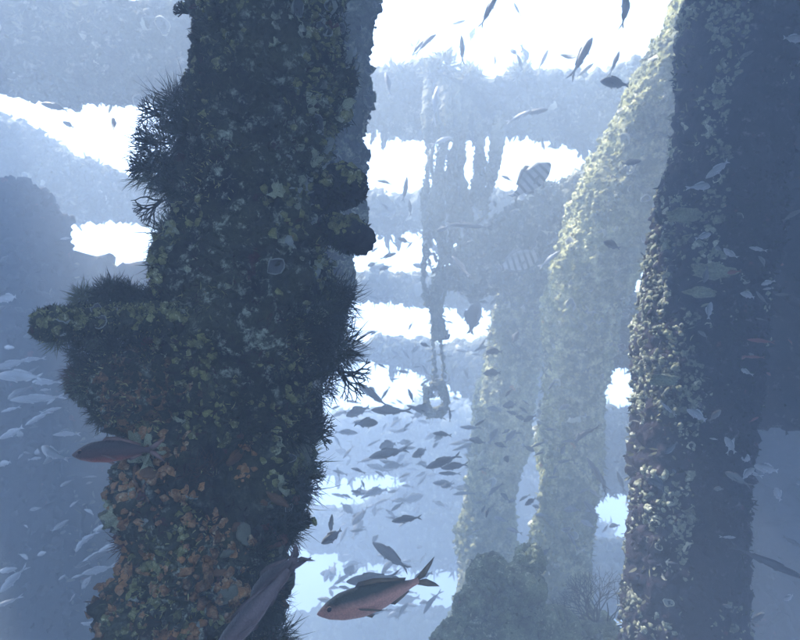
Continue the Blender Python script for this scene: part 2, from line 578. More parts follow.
# ------------------------------------------------------------------ setting: seabed and haze
n = 110
xs = np.linspace(-60, 60, n); ys = np.linspace(-30, 90, n)
X, Y = np.meshgrid(xs, ys)
SEABED = -8.0
Z = SEABED + 0.35 * fbm(np.stack([X.ravel() * 0.15, Y.ravel() * 0.15, 0 * X.ravel()], 1), 4, 3)
V = np.stack([X.ravel(), Y.ravel(), Z], 1)
i = np.arange(n - 1)[:, None] * n; j = np.arange(n - 1)[None]
Q = np.stack([i + j, i + j + 1, i + n + j + 1, i + n + j], -1).reshape(-1, 4)
seabed = obj('seabed', mesh_np('seabed', V, Q, None, [M['sand']]))
tag(seabed, kind='structure')

HAZE_TOP = 7.0


def box_mesh(name, lo, hi, mat):
    x0, y0, z0 = lo; x1, y1, z1 = hi
    V = [(x0, y0, z0), (x1, y0, z0), (x1, y1, z0), (x0, y1, z0), (x0, y0, z1), (x1, y0, z1), (x1, y1, z1), (x0, y1, z1)]
    Q = [(0, 3, 2, 1), (4, 5, 6, 7), (0, 1, 5, 4), (1, 2, 6, 5), (2, 3, 7, 6), (3, 0, 4, 7)]
    return mesh_np(name, V, Q, None, [mat] if mat else [], smooth=False)


hm = bpy.data.materials.new('haze')
hm.use_nodes = True
hn = hm.node_tree
hn.nodes.clear()
ho = hn.nodes.new('ShaderNodeOutputMaterial')
hv = hn.nodes.new('ShaderNodeVolumePrincipled')
hv.inputs['Color'].default_value = (0.655, 0.805, 1.0, 1)
hv.inputs['Density'].default_value = HAZE_DENSITY
hv.inputs['Anisotropy'].default_value = 0.32
hn.links.new(hv.outputs[0], ho.inputs['Volume'])
haze = obj('haze', box_mesh('haze', (-62, -32, SEABED - 1.5), (62, 92, HAZE_TOP), hm))
tag(haze, kind='stuff')

# ------------------------------------------------------------------ unseen plates added overhead to shade the near water
BLOCKER_M = M['rust']


def shade_deck_piece(x0, x1, y0, y1, z, name='shade_deck'):
    o = obj(name, box_mesh(name, (x0, y0, z), (x1, y1, z + 0.12), BLOCKER_M))
    tag(o, kind='structure')
    return o


shade_deck_piece(-9, 9, -1.5, 3.7, 5.2)
shade_deck_piece(-10, -4.6, 3.71, 4.5, 5.2)  # extra unseen piece, added to darken the left side
# unseen walls and floor added around the camera to cut stray light
for lo_, hi_ in (((-3.2, -1.8, 1.6), (3.2, -1.6, 5.19)), ((-3.2, -1.8, -2.7), (3.2, 2.6, -2.5)), ((-3.2, -1.59, -2.49), (-3.0, 1.7, 5.19)), ((3.0, -1.59, -2.49), (3.2, 1.6, 5.19))):
    o = obj('wall', box_mesh('wall', lo_, hi_, BLOCKER_M))
    tag(o, kind='structure')
# ------------------------------------------------------------------ the wreck: far members first
def far_shells(t, S, n, size, rg, cond=None):
    shells_on(t, S, n, size, rg, SHELLS_FAR, 'shell', cond, 0.5, 0.0)


def lit(p, nn):
    return nn[:, 2] > 0.15


BEAMS = 'encrusted crossbeams of the wreck'
rg = np.random.default_rng(5)

BEAM_LIST = [
    # label, points (px, py, depth, half width px), step, turf n
    ('topmost crossbeam under the bright surface with pale growth along its top', [(180, 92, 6.2, 28), (360, 100, 6.2, 33), (430, 106, 6.2, 37), (520, 108, 6.2, 33), (600, 114, 6.2, 42), (660, 110, 6.1, 46), (720, 100, 6.0, 46)], 0.017, 3800),
    ('second crossbeam, level with the two striped fish, behind the hanging ropes', [(180, 212, 7.0, 22), (400, 213, 7.0, 24), (480, 216, 7.0, 25), (560, 222, 7.0, 28), (640, 235, 7.0, 28)], 0.02, 2600),
    ('thin third crossbeam between two rows of bright gaps', [(180, 287, 7.6, 15), (400, 288, 7.6, 17), (500, 291, 7.6, 18), (600, 300, 7.6, 22)], 0.02, 2200),
    ('fourth crossbeam, thicker where it meets the yellow column', [(180, 350, 8.2, 11), (380, 352, 8.2, 13), (440, 360, 8.2, 20), (500, 372, 8.2, 38), (560, 380, 8.2, 42)], 0.022, 2200),
    ('fifth crossbeam, pale and broad, behind the end of the hanging ropes', [(190, 440, 10.5, 34), (360, 446, 10.5, 38), (450, 440, 10.5, 44), (560, 440, 10.5, 46), (600, 450, 10.5, 36)], 0.04, 2000),
    ('sixth crossbeam, pale and hazy, above the lowest bright gap', [(190, 510, 10.8, 30), (350, 528, 10.8, 30), (420, 520, 10.8, 50), (500, 522, 10.8, 56), (600, 560, 10.8, 40)], 0.035, 2000),
    ('lowest crossbeam, hazy, below the red bellied fish', [(190, 640, 9.5, 26), (340, 640, 9.5, 30), (430, 632, 9.5, 26), (540, 640, 9.5, 30)], 0.04, 1500),
    ('short crossbeam between the yellow column and the dark thick pillar', [(580, 336, 5.4, 30), (620, 334, 5.3, 36), (690, 326, 5.2, 38)], 0.026, 1600),
    ('hazy middle crossbeam between the yellow green column and the dark thick pillar', [(560, 455, 7.2, 40), (620, 452, 7.2, 46), (720, 448, 7.2, 46)], 0.04, 1200),
    ('thin low crossbeam between the yellow column and the dark thick pillar', [(560, 575, 7.6, 36), (640, 582, 7.6, 40), (720, 590, 7.6, 42)], 0.05, 900),
]
for k, (lab, pts, step, nt_) in enumerate(BEAM_LIST):
    dm = pts[0][2]
    pts = [(x, y, d, h * 0.86) for x, y, d, h in pts]
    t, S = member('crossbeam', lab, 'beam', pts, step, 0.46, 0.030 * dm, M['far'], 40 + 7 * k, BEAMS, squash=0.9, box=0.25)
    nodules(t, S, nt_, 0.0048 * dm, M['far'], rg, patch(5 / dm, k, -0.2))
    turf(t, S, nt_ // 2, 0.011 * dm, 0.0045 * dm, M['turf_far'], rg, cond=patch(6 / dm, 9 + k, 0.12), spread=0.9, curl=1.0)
    if k == 0: TOPBEAM = t
    # hanging tatters under the beam and bushy growth on it
    turf(t, S, nt_ // 14, 0.012 * dm, 0.004 * dm, M['turf_far'], rg, cond=lambda p, nn: nn[:, 2] < -0.5, name='hanging_turf', spread=0.5, droop=0.5)
    if k < 6:
        for _ in range(11 if k < 4 else 7):
            a_ = rg.uniform(0.1, 0.9) * (len(pts) - 1); i_ = int(a_); f_ = a_ - i_
            q0, q1 = np.array(pts[i_]), np.array(pts[min(i_ + 1, len(pts) - 1)])
            x_, y_, d_, h_ = q0 * (1 - f_) + q1 * f_
            ln = rg.uniform(6, 20); w0 = rg.uniform(2.0, 5.5); sw = rg.normal() * 5
            D_ = Surf([P(x_, y_ + h_ * .6, d_), P(x_ + sw * .4, y_ + h_ + ln * .4, d_), P(x_ + sw, y_ + h_ + ln, d_)], [w0 * d_ / FPX, w0 * .8 * d_ / FPX, w0 * .25 * d_ / FPX], 0.016, 0.6, 0.06, int(rg.integers(9999)), 1.0, 1.4)
            o = obj('hanging_clump', D_.mesh('hanging_clump', M['far']), t)
            put(o, t, D_.base)
    if k < 4 or k == 7:
        far_shells(t, S, 46 if k == 0 else 26, 0.0085 * dm, rg, cond=lit)

t, S = member('crossbeam', 'sloping upper crossbeam with cream patches beside the shaggy near pillar', 'beam',
              [(-90, 22, 5.0, 56), (0, 34, 5.0, 52), (60, 44, 5.0, 52), (130, 52, 5.0, 50), (230, 70, 5.3, 44), (320, 92, 5.9, 36)], 0.020, 0.30, 0.17, M['far'], 101, BEAMS, squash=0.8, box=0.2)
nodules(t, S, 3000, 0.024, M['far'], rg, patch(1, 3, -0.2))
turf(t, S, 1500, 0.06, 0.022, M['turf_far'], rg, cond=patch(1.2, 5, .1), spread=0.9)
far_shells(t, S, 60, 0.05, rg)
t, S = member('crossbeam', 'sloping lower crossbeam between two bright gaps beside the shaggy near pillar', 'beam',
              [(-120, 120, 6.2, 44), (-20, 150, 6.2, 40), (60, 186, 6.2, 34), (120, 196, 6.2, 24), (230, 206, 6.4, 22), (330, 212, 6.8, 22)], 0.022, 0.34, 0.17, M['far'], 111, BEAMS, squash=0.8, box=0.2)
nodules(t, S, 3000, 0.026, M['far'], rg, patch(1, 4, -0.2))
turf(t, S, 1200, 0.07, 0.025, M['turf_far'], rg, cond=patch(1.2, 6, .1), spread=0.9)
far_shells(t, S, 20, 0.05, rg)

# hazy hull wall low behind the left side
def wall(name, label, cat, corners, thick, mat, seed, nu, nv, amp, lump):
    """a thick encrusted plate; corners (px,py,depth): top-left, top-right, bottom-right, bottom-left"""
    c = [P(*q) for q in corners]
    u = np.linspace(0, 1, nu)[None, :, None]; v = np.linspace(0, 1, nv)[:, None, None]
    G = (1 - v) * ((1 - u) * c[0] + u * c[1]) + v * ((1 - u) * c[3] + u * c[2])
    nrm = np.cross(c[1] - c[0], c[3] - c[0]); nrm /= np.linalg.norm(nrm)
    if nrm @ (-G.reshape(-1, 3).mean(0)) < 0: nrm = -nrm
    F = G.reshape(-1, 3)
    d = amp * fbm(F / (lump * 4), 4, seed) + 0.5 * lump * np.clip(1 - 1.25 * worley(F / lump, seed + 3), -0.3, 1) + 0.2 * lump * fbm(F / lump * 3, 3, seed)
    # ragged border
    eu = np.stack([fbm(F / (lump * 1.5), 4, seed + 8), fbm(F / (lump * 1.5), 4, seed + 9), fbm(F / (lump * 1.5), 4, seed + 10)], 1) * lump * 1.3
    A = (F + eu + nrm * d[:, None]).reshape(nv, nu, 3)
    B = (F + eu - nrm * thick).reshape(nv, nu, 3)
    base = A[-1].mean(0)
    V = np.concatenate([A.reshape(-1, 3), B.reshape(-1, 3)]) - base
    i = np.arange(nv - 1)[:, None] * nu; j = np.arange(nu - 1)[None]
    q = np.stack([i + j, i + j + 1, i + nu + j + 1, i + nu + j], -1).reshape(-1, 4)
    o_ = nv * nu
    ring = np.concatenate([np.arange(nu), np.arange(1, nv) * nu + nu - 1, (nv - 1) * nu + np.arange(nu - 2, -1, -1), np.arange(nv - 2, 0, -1) * nu])
    rn = np.roll(ring, -1)
    Q = np.concatenate([q, q[:, ::-1] + o_, np.stack([ring, ring + o_, rn + o_, rn], 1)])
    t = thing(name, label, cat, base)
    obj('crust', mesh_np('crust', V, Q, None, [mat]), t)
    pts = A.reshape(-1, 3)
    return t, pts, np.repeat(nrm[None], len(pts), 0), base


def wall_turf(t, w, n, L, W, mat, rg, edge=None):
    pts, nn, base = w
    k = rg.integers(0, len(pts), n)
    me = blades('turf', pts[k], nn[k], L, W, mat, rg, spread=0.9, base=base)
    o = obj('turf', me, t); o['kind'] = 'stuff'


t, *w = wall('bulkhead', 'broad hazy blue wall of the hull low behind the pale fish', 'wall', [(-260, 266, 5.2), (260, 266, 5.2), (240, 760, 4.25), (-260, 760, 4.25)], 0.35, M['rust'], 131, 130, 130, 0.18, 0.28)
wall_turf(t, w, 3000, 0.05, 0.02, M['turf_far'], rg)
t, S = member('hull_post', 'thick hazy post at the edge of the view with fish before it', 'post',
              [(10, 205, 4.9, 40), (16, 250, 4.7, 52), (8, 330, 4.6, 56), (0, 500, 4.4, 60), (-14, 720, 4.2, 64)], 0.026, 0.26, 0.17, M['rust'], 141)
nodules(t, S, 2000, 0.024, M['rust'], rg)

# dark bulkhead behind the thick pillar
t, *w = wall('bulkhead', 'dark purplish overhanging wall beside the dark thick pillar', 'wall', [(700, -160, 3.35), (1060, -200, 2.7), (1040, 400, 2.9), (705, 425, 3.4)], 0.4, M['hull'], 151, 120, 160, 0.16, 0.16)
wall_turf(t, w, 3000, 0.03, 0.012, M['turf_dark'], rg)
t, *w = wall('bulkhead', 'dim blue wall low behind the long dark barracuda', 'wall', [(700, 395, 5.2), (1010, 385, 4.6), (1010, 760, 4.2), (700, 760, 4.6)], 0.4, M['rust'], 161, 130, 150, 0.2, 0.3)
wall_turf(t, w, 1500, 0.04, 0.015, M['turf_dark'], rg)

# ------------------------------------------------------------------ yellowish columns and the gusset over them
t, S = member('column', 'pale yellow encrusted column, slimmer and farther of the two', 'column',
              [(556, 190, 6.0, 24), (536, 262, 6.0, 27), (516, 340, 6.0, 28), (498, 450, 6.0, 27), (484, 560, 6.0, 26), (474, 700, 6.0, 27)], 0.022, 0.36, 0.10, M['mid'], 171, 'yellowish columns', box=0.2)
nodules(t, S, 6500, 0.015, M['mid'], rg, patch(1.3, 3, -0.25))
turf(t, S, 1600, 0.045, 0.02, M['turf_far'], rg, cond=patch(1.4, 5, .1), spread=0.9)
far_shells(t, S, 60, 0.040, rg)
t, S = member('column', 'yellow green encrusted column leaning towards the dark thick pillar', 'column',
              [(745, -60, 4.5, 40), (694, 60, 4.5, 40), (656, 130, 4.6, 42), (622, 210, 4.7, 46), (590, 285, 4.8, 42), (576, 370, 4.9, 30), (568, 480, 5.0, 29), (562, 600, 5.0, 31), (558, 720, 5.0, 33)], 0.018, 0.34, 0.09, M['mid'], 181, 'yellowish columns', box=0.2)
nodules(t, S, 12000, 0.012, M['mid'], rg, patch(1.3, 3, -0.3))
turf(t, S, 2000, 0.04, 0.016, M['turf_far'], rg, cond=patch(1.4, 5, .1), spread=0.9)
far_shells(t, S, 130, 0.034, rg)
t, S = member('brace', 'diagonal brace rising from the slim yellow column to the gusset', 'beam',
              [(460, 275, 5.9, 26), (520, 243, 5.7, 32), (570, 208, 5.4, 28), (640, 178, 5.1, 28)], 0.018, 0.36, 0.13, M['far'], 191, box=0.2)
nodules(t, S, 2600, 0.022, M['far'], rg, patch(1.3, 3, -0.25))
turf(t, S, 1000, 0.045, 0.018, M['turf_far'], rg, cond=patch(1.4, 5, .1), spread=0.9)
far_shells(t, S, 44, 0.036, rg)

for (x, y, r_, d) in ((443, 66, 11, 5.9), (432, 72, 8, 5.9), (470, 76, 8, 6.0), (520, 74, 6, 6.0), (398, 74, 6, 6.0)):
    px = d / FPX
    o = obj('growth', tuft_mesh('growth', 260, r_ * px, 9 * px, 2.4 * px, M['turf_far'], rg, curl=1.3, spread=.5), TOPBEAM)
    put(o, TOPBEAM, P(x, y, d))

# ------------------------------------------------------------------ hanging ropes
t = thing('hanging_ropes', 'bundle of encrusted ropes hanging from the topmost crossbeam down to a knotted loop', 'rope', P(436, 405, 5.6))
def strand(pts, hw, seed=0):
    path = [P(x, y, d) for x, y, d in pts]
    r = [hw * pts[0][2] / FPX * (1 + 0.45 * math.sin(2.3 * k + seed)) for k in range(len(pts))]
    return Surf(path, r, 0.011, 0.6, 0.05, seed, 1.0, 1.3)


RP = [
    ([(428, 78, 5.8), (426, 120, 5.5), (429, 160, 5.5), (425, 200, 5.5), (427, 240, 5.5), (423, 280, 5.5), (430, 305, 5.5)], 3.5),
    ([(442, 84, 5.8), (447, 120, 5.48), (440, 165, 5.46), (436, 215, 5.45), (443, 255, 5.5), (436, 300, 5.5), (440, 340, 5.5)], 5.8),
    ([(452, 90, 5.8), (458, 130, 5.5), (450, 175, 5.5), (456, 215, 5.5), (448, 258, 5.5), (450, 290, 5.5)], 5.4),
    ([(466, 100, 5.9), (463, 140, 5.56), (460, 180, 5.55), (468, 225, 5.5), (466, 250, 5.5), (474, 284, 5.5)], 4.5),
    ([(476, 110, 5.9), (480, 150, 5.6), (478, 185, 5.6), (470, 205, 5.6), (462, 224, 5.6)], 5.0),
    ([(500, 112, 5.9), (497, 142, 5.6), (494, 168, 5.6), (488, 190, 5.6), (480, 206, 5.6)], 5.0),
    ([(436, 130, 5.5), (431, 160, 5.42), (436, 190, 5.40), (446, 212, 5.40), (452, 190, 5.42), (449, 160, 5.44), (442, 132, 5.5)], 2.2),
    ([(430, 210, 5.45), (426, 240, 5.4), (432, 270, 5.4), (443, 262, 5.4), (446, 236, 5.4), (440, 212, 5.45)], 2.1),
    ([(456, 230, 5.45), (462, 262, 5.4), (472, 250, 5.4), (476, 226, 5.45)], 2.0),
    ([(449, 120, 5.45), (438, 150, 5.4), (446, 185, 5.4), (436, 225, 5.4), (448, 270, 5.4), (440, 310, 5.4)], 1.8),
    ([(434, 110, 5.45), (442, 160, 5.4), (432, 205, 5.4), (440, 250, 5.4), (432, 290, 5.4)], 1.6),
    ([(462, 130, 5.5), (454, 170, 5.45), (462, 200, 5.45), (452, 240, 5.45), (458, 280, 5.45)], 1.8),
    ([(472, 140, 5.55), (488, 172, 5.5), (476, 200, 5.5), (484, 214, 5.5), (470, 230, 5.5)], 1.8),
    ([(438, 300, 5.5), (440, 335, 5.52), (443, 365, 5.5), (442, 396, 5.5)], 2.1),
    ([(431, 296, 5.5), (433, 340, 5.48), (434, 375, 5.5), (429, 396, 5.5)], 2.0),
    ([(428, 386, 5.5), (425, 400, 5.5), (431, 412, 5.5), (441, 411, 5.5), (446, 398, 5.5), (439, 385, 5.5), (430, 386, 5.5)], 4.5),
]
for k, (pts, hw) in enumerate(RP):
    S = strand(pts, hw, seed=201 + k)
    o = obj('rope', S.mesh('rope', M['rope']), t)
    o.location = Vector(S.base) - t.location
    nodules(t, S, 200 if hw > 3 else 90, 0.012, M['rope'], rg, None, 'rope_growth', base=np.array(t.location))
    p, nn = S.pick(40, rg)
    f = obj('rope_growth', blades('rope_growth', p, nn, 0.05, 0.015, M['turf_far'], rg, base=np.array(t.location), spread=0.9, curl=1.2), t)
    f['kind'] = 'stuff'

# ------------------------------------------------------------------ dark thick pillar
t, S = member('pillar', 'dark thick pillar with shells and a crusted edge paled as if lit, on the shaded side', 'pillar',
              [(768, -90, 3.0, 62), (748, 0, 3.0, 58), (732, 110, 3.0, 58), (716, 230, 3.0, 58), (702, 340, 3.0, 56), (690, 450, 3.0, 54), (684, 560, 3.0, 54), (684, 720, 3.0, 58)], 0.0115, 0.24, 0.075, M['hull'], 221, box=0.15)
PR = t
edge = lambda p, nn: (S.D.reshape(-1, 3)[S._k] @ np.array(RIGHT)) < -0.42 + 0.5 * fbm(p * 3, 3, 77)  # left flank, where pale growth stands in for the light falling on it
nodules(t, S, 5000, 0.009, M['hull'], rg, patch(3, 3, -0.1))
turf(t, S, 2500, 0.024, 0.009, M['turf_dark'], rg, cond=patch(3, 5, .1), spread=0.9)
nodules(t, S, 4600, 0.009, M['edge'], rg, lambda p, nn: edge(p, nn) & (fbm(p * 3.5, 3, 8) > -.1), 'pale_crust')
turf(t, S, 900, 0.03, 0.012, M['turf_far'], rg, cond=edge, name='lit_edge_turf', spread=0.8)
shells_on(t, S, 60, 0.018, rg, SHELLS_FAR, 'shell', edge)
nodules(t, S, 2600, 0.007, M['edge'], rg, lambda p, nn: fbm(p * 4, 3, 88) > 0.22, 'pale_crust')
shells_on(t, S, 24, 0.018, rg, SHELLS, 'oyster_shell')
for (x, y, w_) in ((684, 216, 13), (712, 272, 15), (700, 292, 11), (664, 380, 13)):
    q = P(x, y, 2.68)
    o = obj('bracket_sponge', lump_mesh('bracket_sponge', w_ * 2.68 / FPX, M['edge'], x, 0.7, 0.4, 4, (1.2, .7, .38)), t)
    put(o, t, q)

# ------------------------------------------------------------------ low mound of coral with a sea fan
t = thing('coral_mound', 'low dark green coral mound at the foot of the yellow columns', 'coral', P(500, 680, 3.4))
for k, (x, y, r_, d) in enumerate((x, y, r_ * .88, d) for x, y, r_, d in [(498, 640, 56, 3.4), (462, 650, 34, 3.3), (520, 590, 26, 3.35), (490, 578, 24, 3.4), (540, 640, 40, 3.45), (500, 690, 70, 3.4), (474, 606, 20, 3.3), (600, 668, 48, 3.5), (566, 660, 36, 3.4), (530, 560, 15, 3.4)]):
    o = obj('coral_head', lump_mesh('coral_head', r_ * d / FPX, M['mound'], 300 + k, 0.35, 0.24, 6), t)
    put(o, t, P(x, y, d))
    q = rg.normal(size=(700, 3)); q /= np.linalg.norm(q, axis=1)[:, None]
    class _B: pass
    B_ = _B(); B_.base = np.array(P(x, y, d)) ; ok = fbm(q * 2 + k, 3, k) > -.1
    B_.pick = lambda n_, r__, c_, q=q[ok], b=B_.base, rr=r_ * d / FPX: (b + q * rr * 1.02, q)
    nodules(t, B_, 700, 0.013, M['mound'], rg, base=np.array(t.location))
    q = rg.normal(size=(260, 3)); q /= np.linalg.norm(q, axis=1)[:, None]
    f = obj('turf', blades('turf', q * r_ * d / FPX * 1.0, q, 0.022, 0.008, M['turf_olive'], rg, spread=0.8), t)
    f['kind'] = 'stuff'
    put(f, t, P(x, y, d))


def fan(name, base, n, L, spread, mat, rg, plane, depth=5, r0=0.006):
    """a branching sea fan: every twig a thin prism"""
    segs = []
    def grow(p, d, l, k, r):
        q = p + d * l
        segs.append((p, q, r))
        if k == 0: return
        for s in (-1, 1):
            if rg.random() < 0.12: continue
            a = s * rg.uniform(0.2, 0.6)
            dd = d * math.cos(a) + np.cross(plane, d) * math.sin(a) + plane * rg.normal() * 0.12
            grow(q, dd / np.linalg.norm(dd), l * rg.uniform(0.72, 0.95), k - 1, r * 0.78)
    for k in range(n):
        a = rg.uniform(-spread, spread)
        up = np.array(UP)
        d = up * math.cos(a) + np.cross(plane, up) * math.sin(a)
        grow(np.zeros(3), d, L, depth, r0)
    V, Q = [], []
    for p, q, r in segs:
        d = q - p; d /= np.linalg.norm(d)
        a = np.cross(d, [.3, .5, .8]); a /= np.linalg.norm(a); b = np.cross(d, a)
        k = len(V)
        for c, rr in ((p, r), (q, r * .8)):
            for t_ in range(3):
                V.append(c + (a * math.cos(t_ * 2.094) + b * math.sin(t_ * 2.094)) * rr)
        for t_ in range(3):
            u_ = (t_ + 1) % 3
            Q.append((k + t_, k + u_, k + 3 + u_, k + 3 + t_))
    return mesh_np(name, np.array(V), np.array(Q), None, [mat])


t = thing('sea_fan', 'dark twiggy sea fan growing between the coral mound and the dark thick pillar', 'sea fan', P(602, 640, 3.5))
obj('branches', fan('branches', None, 9, 0.085, 0.9, M['fan'], rg, np.array(BACK), 6, 0.0065), t)

# ------------------------------------------------------------------ hazy pillar just behind the near one
t, S = member('pillar', 'slim hazy pillar half hidden behind the shaggy near pillar', 'pillar',
              [(352, -80, 3.1, 32), (349, 0, 3.1, 31), (345, 80, 3.1, 27), (341, 180, 3.1, 24), (335, 270, 3.1, 22), (318, 340, 3.1, 22), (286, 440, 3.1, 22), (262, 540, 3.1, 22), (232, 680, 3.1, 24), (214, 800, 3.1, 26)], 0.011, 0.45, 0.10, M['far'], 231, box=0.1)
nodules(t, S, 2600, 0.012, M['far'], rg, patch(2, 3, -0.2))
nodules(t, S, 3200, 0.009, M['edge'], rg, patch(3.5, 13, 0.0), 'pale_crust')
shells_on(t, S, 110, 0.022, rg, SHELLS, 'oyster_shell', lambda p, nn: to_px(p)[1] < 330, 0.4, -0.2)

# ------------------------------------------------------------------ the shaggy near pillar
rg = np.random.default_rng(77)
NP = [(276, -110, 1.85, 86), (266, 0, 1.85, 80), (256, 100, 1.83, 82), (250, 200, 1.80, 82), (243, 300, 1.78, 82), (232, 400, 1.75, 80), (217, 480, 1.72, 81), (202, 570, 1.70, 84), (190, 660, 1.68, 86), (180, 760, 1.66, 88)]
t, S = member('pillar', 'shaggy dark near pillar crusted with oysters, sponges and weed', 'pillar', NP, 0.0056, 0.55, 0.085, M['near'], 241, fine=1.5)
NEAR = t
up_right = lambda p, nn: (to_px(p)[1] < 330) & (to_px(p)[0] > 262)
low = lambda p, nn: to_px(p)[1] > 430
upp = lambda p, nn: to_px(p)[1] < 440
nodules(t, S, 5000, 0.0055, M['near'], rg, lambda p, nn: (fbm(p * 5, 3, 21) > 0.02))
turf(t, S, 16000, 0.017, 0.0026, M['turf_dark'], rg, cond=lambda p, nn: upp(p, nn) & (fbm(p * 5, 3, 8) > -0.02), spread=0.8, curl=1.0)
turf(t, S, 4000, 0.017, 0.0035, M['turf_brown'], rg, cond=lambda p, nn: low(p, nn) & (fbm(p * 8, 3, 9) > 0.05), name='rusty_turf', spread=0.8, curl=0.9)
turf(t, S, 5000, 0.014, 0.003, M['turf_olive'], rg, cond=lambda p, nn: fbm(p * 7, 3, 12) > 0.15, name='olive_turf', spread=0.8, curl=0.9)
shells_on(t, S, 250, 0.021, rg, SHELLS, 'oyster_shell', lambda p, nn: up_right(p, nn) & (to_px(p)[0] > 275) & (to_px(p)[1] < 290) & (fbm(p * 7, 2, 4) > -0.15), 0.35, 0.0)
shells_on(t, S, 40, 0.016, rg, SHELLS, 'oyster_shell', low, 0.4, 0.3)

turf(t, S, 7000, 0.012, 0.0030, M['turf_highlight'], rg, cond=lambda p, nn: (fbm(p * 6, 3, 61) > 0.10) & (nn[:, 2] > -0.35), name='highlight_turf', spread=0.9, curl=1.2)
turf(t, S, 5000, 0.016, 0.0030, M['turf_red'], rg, cond=lambda p, nn: (fbm(p * 4, 3, 63) > 0.08), name='maroon_turf', spread=0.8, curl=1.2)
nodules(t, S, 2600, 0.006, M['edge'], rg, lambda p, nn: (to_px(p)[0] > 272) & (to_px(p)[1] < 270) & (fbm(p * 9, 3, 91) > 0.08), 'pale_crust')
# rusty plates and leaves of sponge on the lower reach
p, nn = S.pick(60, rg, low)
PL = [lump_mesh('sponge_plate', 1.0, leaf_mat('sponge_plate_%d' % k, c1, c2, 30, 0.0), 500 + k, 0.45, 0.5, 2, (1, .7, .35)) for k, (c1, c2) in enumerate([((.06, .035, .022), (.20, .11, .055)), ((.07, .075, .06), (.17, .17, .12)), ((.05, .03, .022), (.20, .08, .045))])]
for q, v in zip(p, nn):
    o = obj('sponge_plate', PL[rg.integers(3)], t)
    put(o, t, q, orient(v, rg, 0.7), rg.uniform(0.012, 0.034))

nodules(t, S, 3200, 0.008, M['rusty'], rg, lambda p, nn: low(p, nn) & (to_px(p)[0] < 250 + 40 * fbm(p * 5, 2, 3)) & (fbm(p * 9, 3, 33) > -0.1), 'rusty_sponge')
nodules(t, S, 2600, 0.0075, M['green'], rg, lambda p, nn: up_right(p, nn) & (fbm(p * 6, 3, 35) > 0.02), 'green_crust')
nodules(t, S, 2600, 0.0075, M['green'], rg, lambda p, nn: (fbm(p * 8, 3, 36) > 0.16), 'green_crust')
RUF = [ruffle_mesh('ruffled_growth', rg, M['ruffle']) for _ in range(4)] + [ruffle_mesh('ruffled_growth', rg, M['ruffle_dark']) for _ in range(2)]
for cnt, cond, lo_, hi_, pick_ in ((46, lambda p, nn: up_right(p, nn) & (to_px(p)[0] > 270), .012, .030, (0, 4)), (44, lambda p, nn: (fbm(p * 4, 2, 71) > .1), .014, .034, (0, 6)), (40, low, .012, .032, (0, 6))):
    p, nn = S.pick(cnt, rg, cond)
    for q, v in zip(p, nn):
        o = obj('ruffled_growth', RUF[rg.integers(*pick_)], t)
        put(o, t, q, orient(v, rg, 0.5), rg.uniform(lo_, hi_))
# two bulbous sponges
for k, (x, y, r_) in enumerate(((343, 187, 22), (350, 236, 19), (326, 194, 20), (334, 230, 15))):
    o = obj('sponge', lump_mesh('sponge', r_ * 1.74 / FPX, M['sponge'], 600 + k, 0.45, 0.4, 7, (1.05, 0.9, 0.85)), t)
    put(o, t, P(x, y, 1.74))
    q = rg.normal(size=(500, 3)); q /= np.linalg.norm(q, axis=1)[:, None]
    f = obj('sponge_fuzz', blades('sponge_fuzz', q * r_ * 1.74 / FPX * np.array((1.05, .9, .85)), q, 0.014, 0.005, M['turf_dark'], rg, spread=0.7), t)
    f['kind'] = 'stuff'; put(f, t, P(x, y, 1.74))
    C_ = np.array(P(x, y, 1.74)); B_ = type('B', (), {})(); B_.base = C_
    ok = (q[:, 2] > -0.2) & (fbm(q * 2.2 + k, 3, k) > -.05)
    B_.pick = lambda n_, r__, c_, q=q[ok], b=C_, rr=r_ * 1.74 / FPX: (b + q * rr * 1.0, q)
    nodules(t, B_, 400, 0.006, M['green'], rg, None, 'sponge_crust', base=np.array(t.location))

# bushes of dark weed standing out at both sides
TUFTS = [  # px, py, depth, core px, blades, blade length px, material
    (172, 150, 1.80, 26, 420, 26, 'turf_dark'), (182, 112, 1.82, 20, 320, 22, 'turf_dark'), (186, 188, 1.78, 22, 300, 24, 'turf_dark'), (158, 172, 1.82, 14, 240, 22, 'turf_olive'),
    (200, 140, 1.72, 28, 380, 22, 'turf_dark'), (214, 196, 1.70, 24, 300, 20, 'turf_dark'),
    (318, 318, 1.74, 26, 420, 24, 'turf_dark'), (332, 350, 1.76, 20, 320, 24, 'turf_dark'), (312, 380, 1.72, 24, 320, 20, 'turf_dark'), (334, 300, 1.78, 14, 200, 22, 'turf_dark'),
    (292, 340, 1.66, 24, 320, 20, 'turf_dark'), (288, 432, 1.68, 18, 360, 22, 'turf_dark'), (292, 486, 1.68, 20, 340, 22, 'turf_dark'), (280, 530, 1.66, 16, 300, 20, 'turf_dark'), (298, 462, 1.70, 9, 200, 24, 'turf_olive'),
    (180, 268, 1.76, 20, 280, 20, 'turf_olive'), (176, 236, 1.80, 16, 240, 20, 'turf_olive'), (274, 364, 1.60, 12, 160, 14, 'turf_olive'), (236, 300, 1.62, 22, 260, 18, 'turf_olive'),
    (150, 512, 1.66, 14, 160, 18, 'turf_olive'), (134, 540, 1.66, 12, 140, 16, 'turf_brown'), (258, 600, 1.6, 20, 300, 22, 'turf_dark'), (268, 640, 1.6, 20, 280, 24, 'turf_dark'), (250, 560, 1.58, 22, 240, 20, 'turf_dark'),
    (200, 470, 1.6, 22, 240, 16, 'turf_brown'), (250, 420, 1.6, 26, 260, 18, 'turf_dark'), (200, 250, 1.66, 20, 240, 18, 'turf_dark'),
]
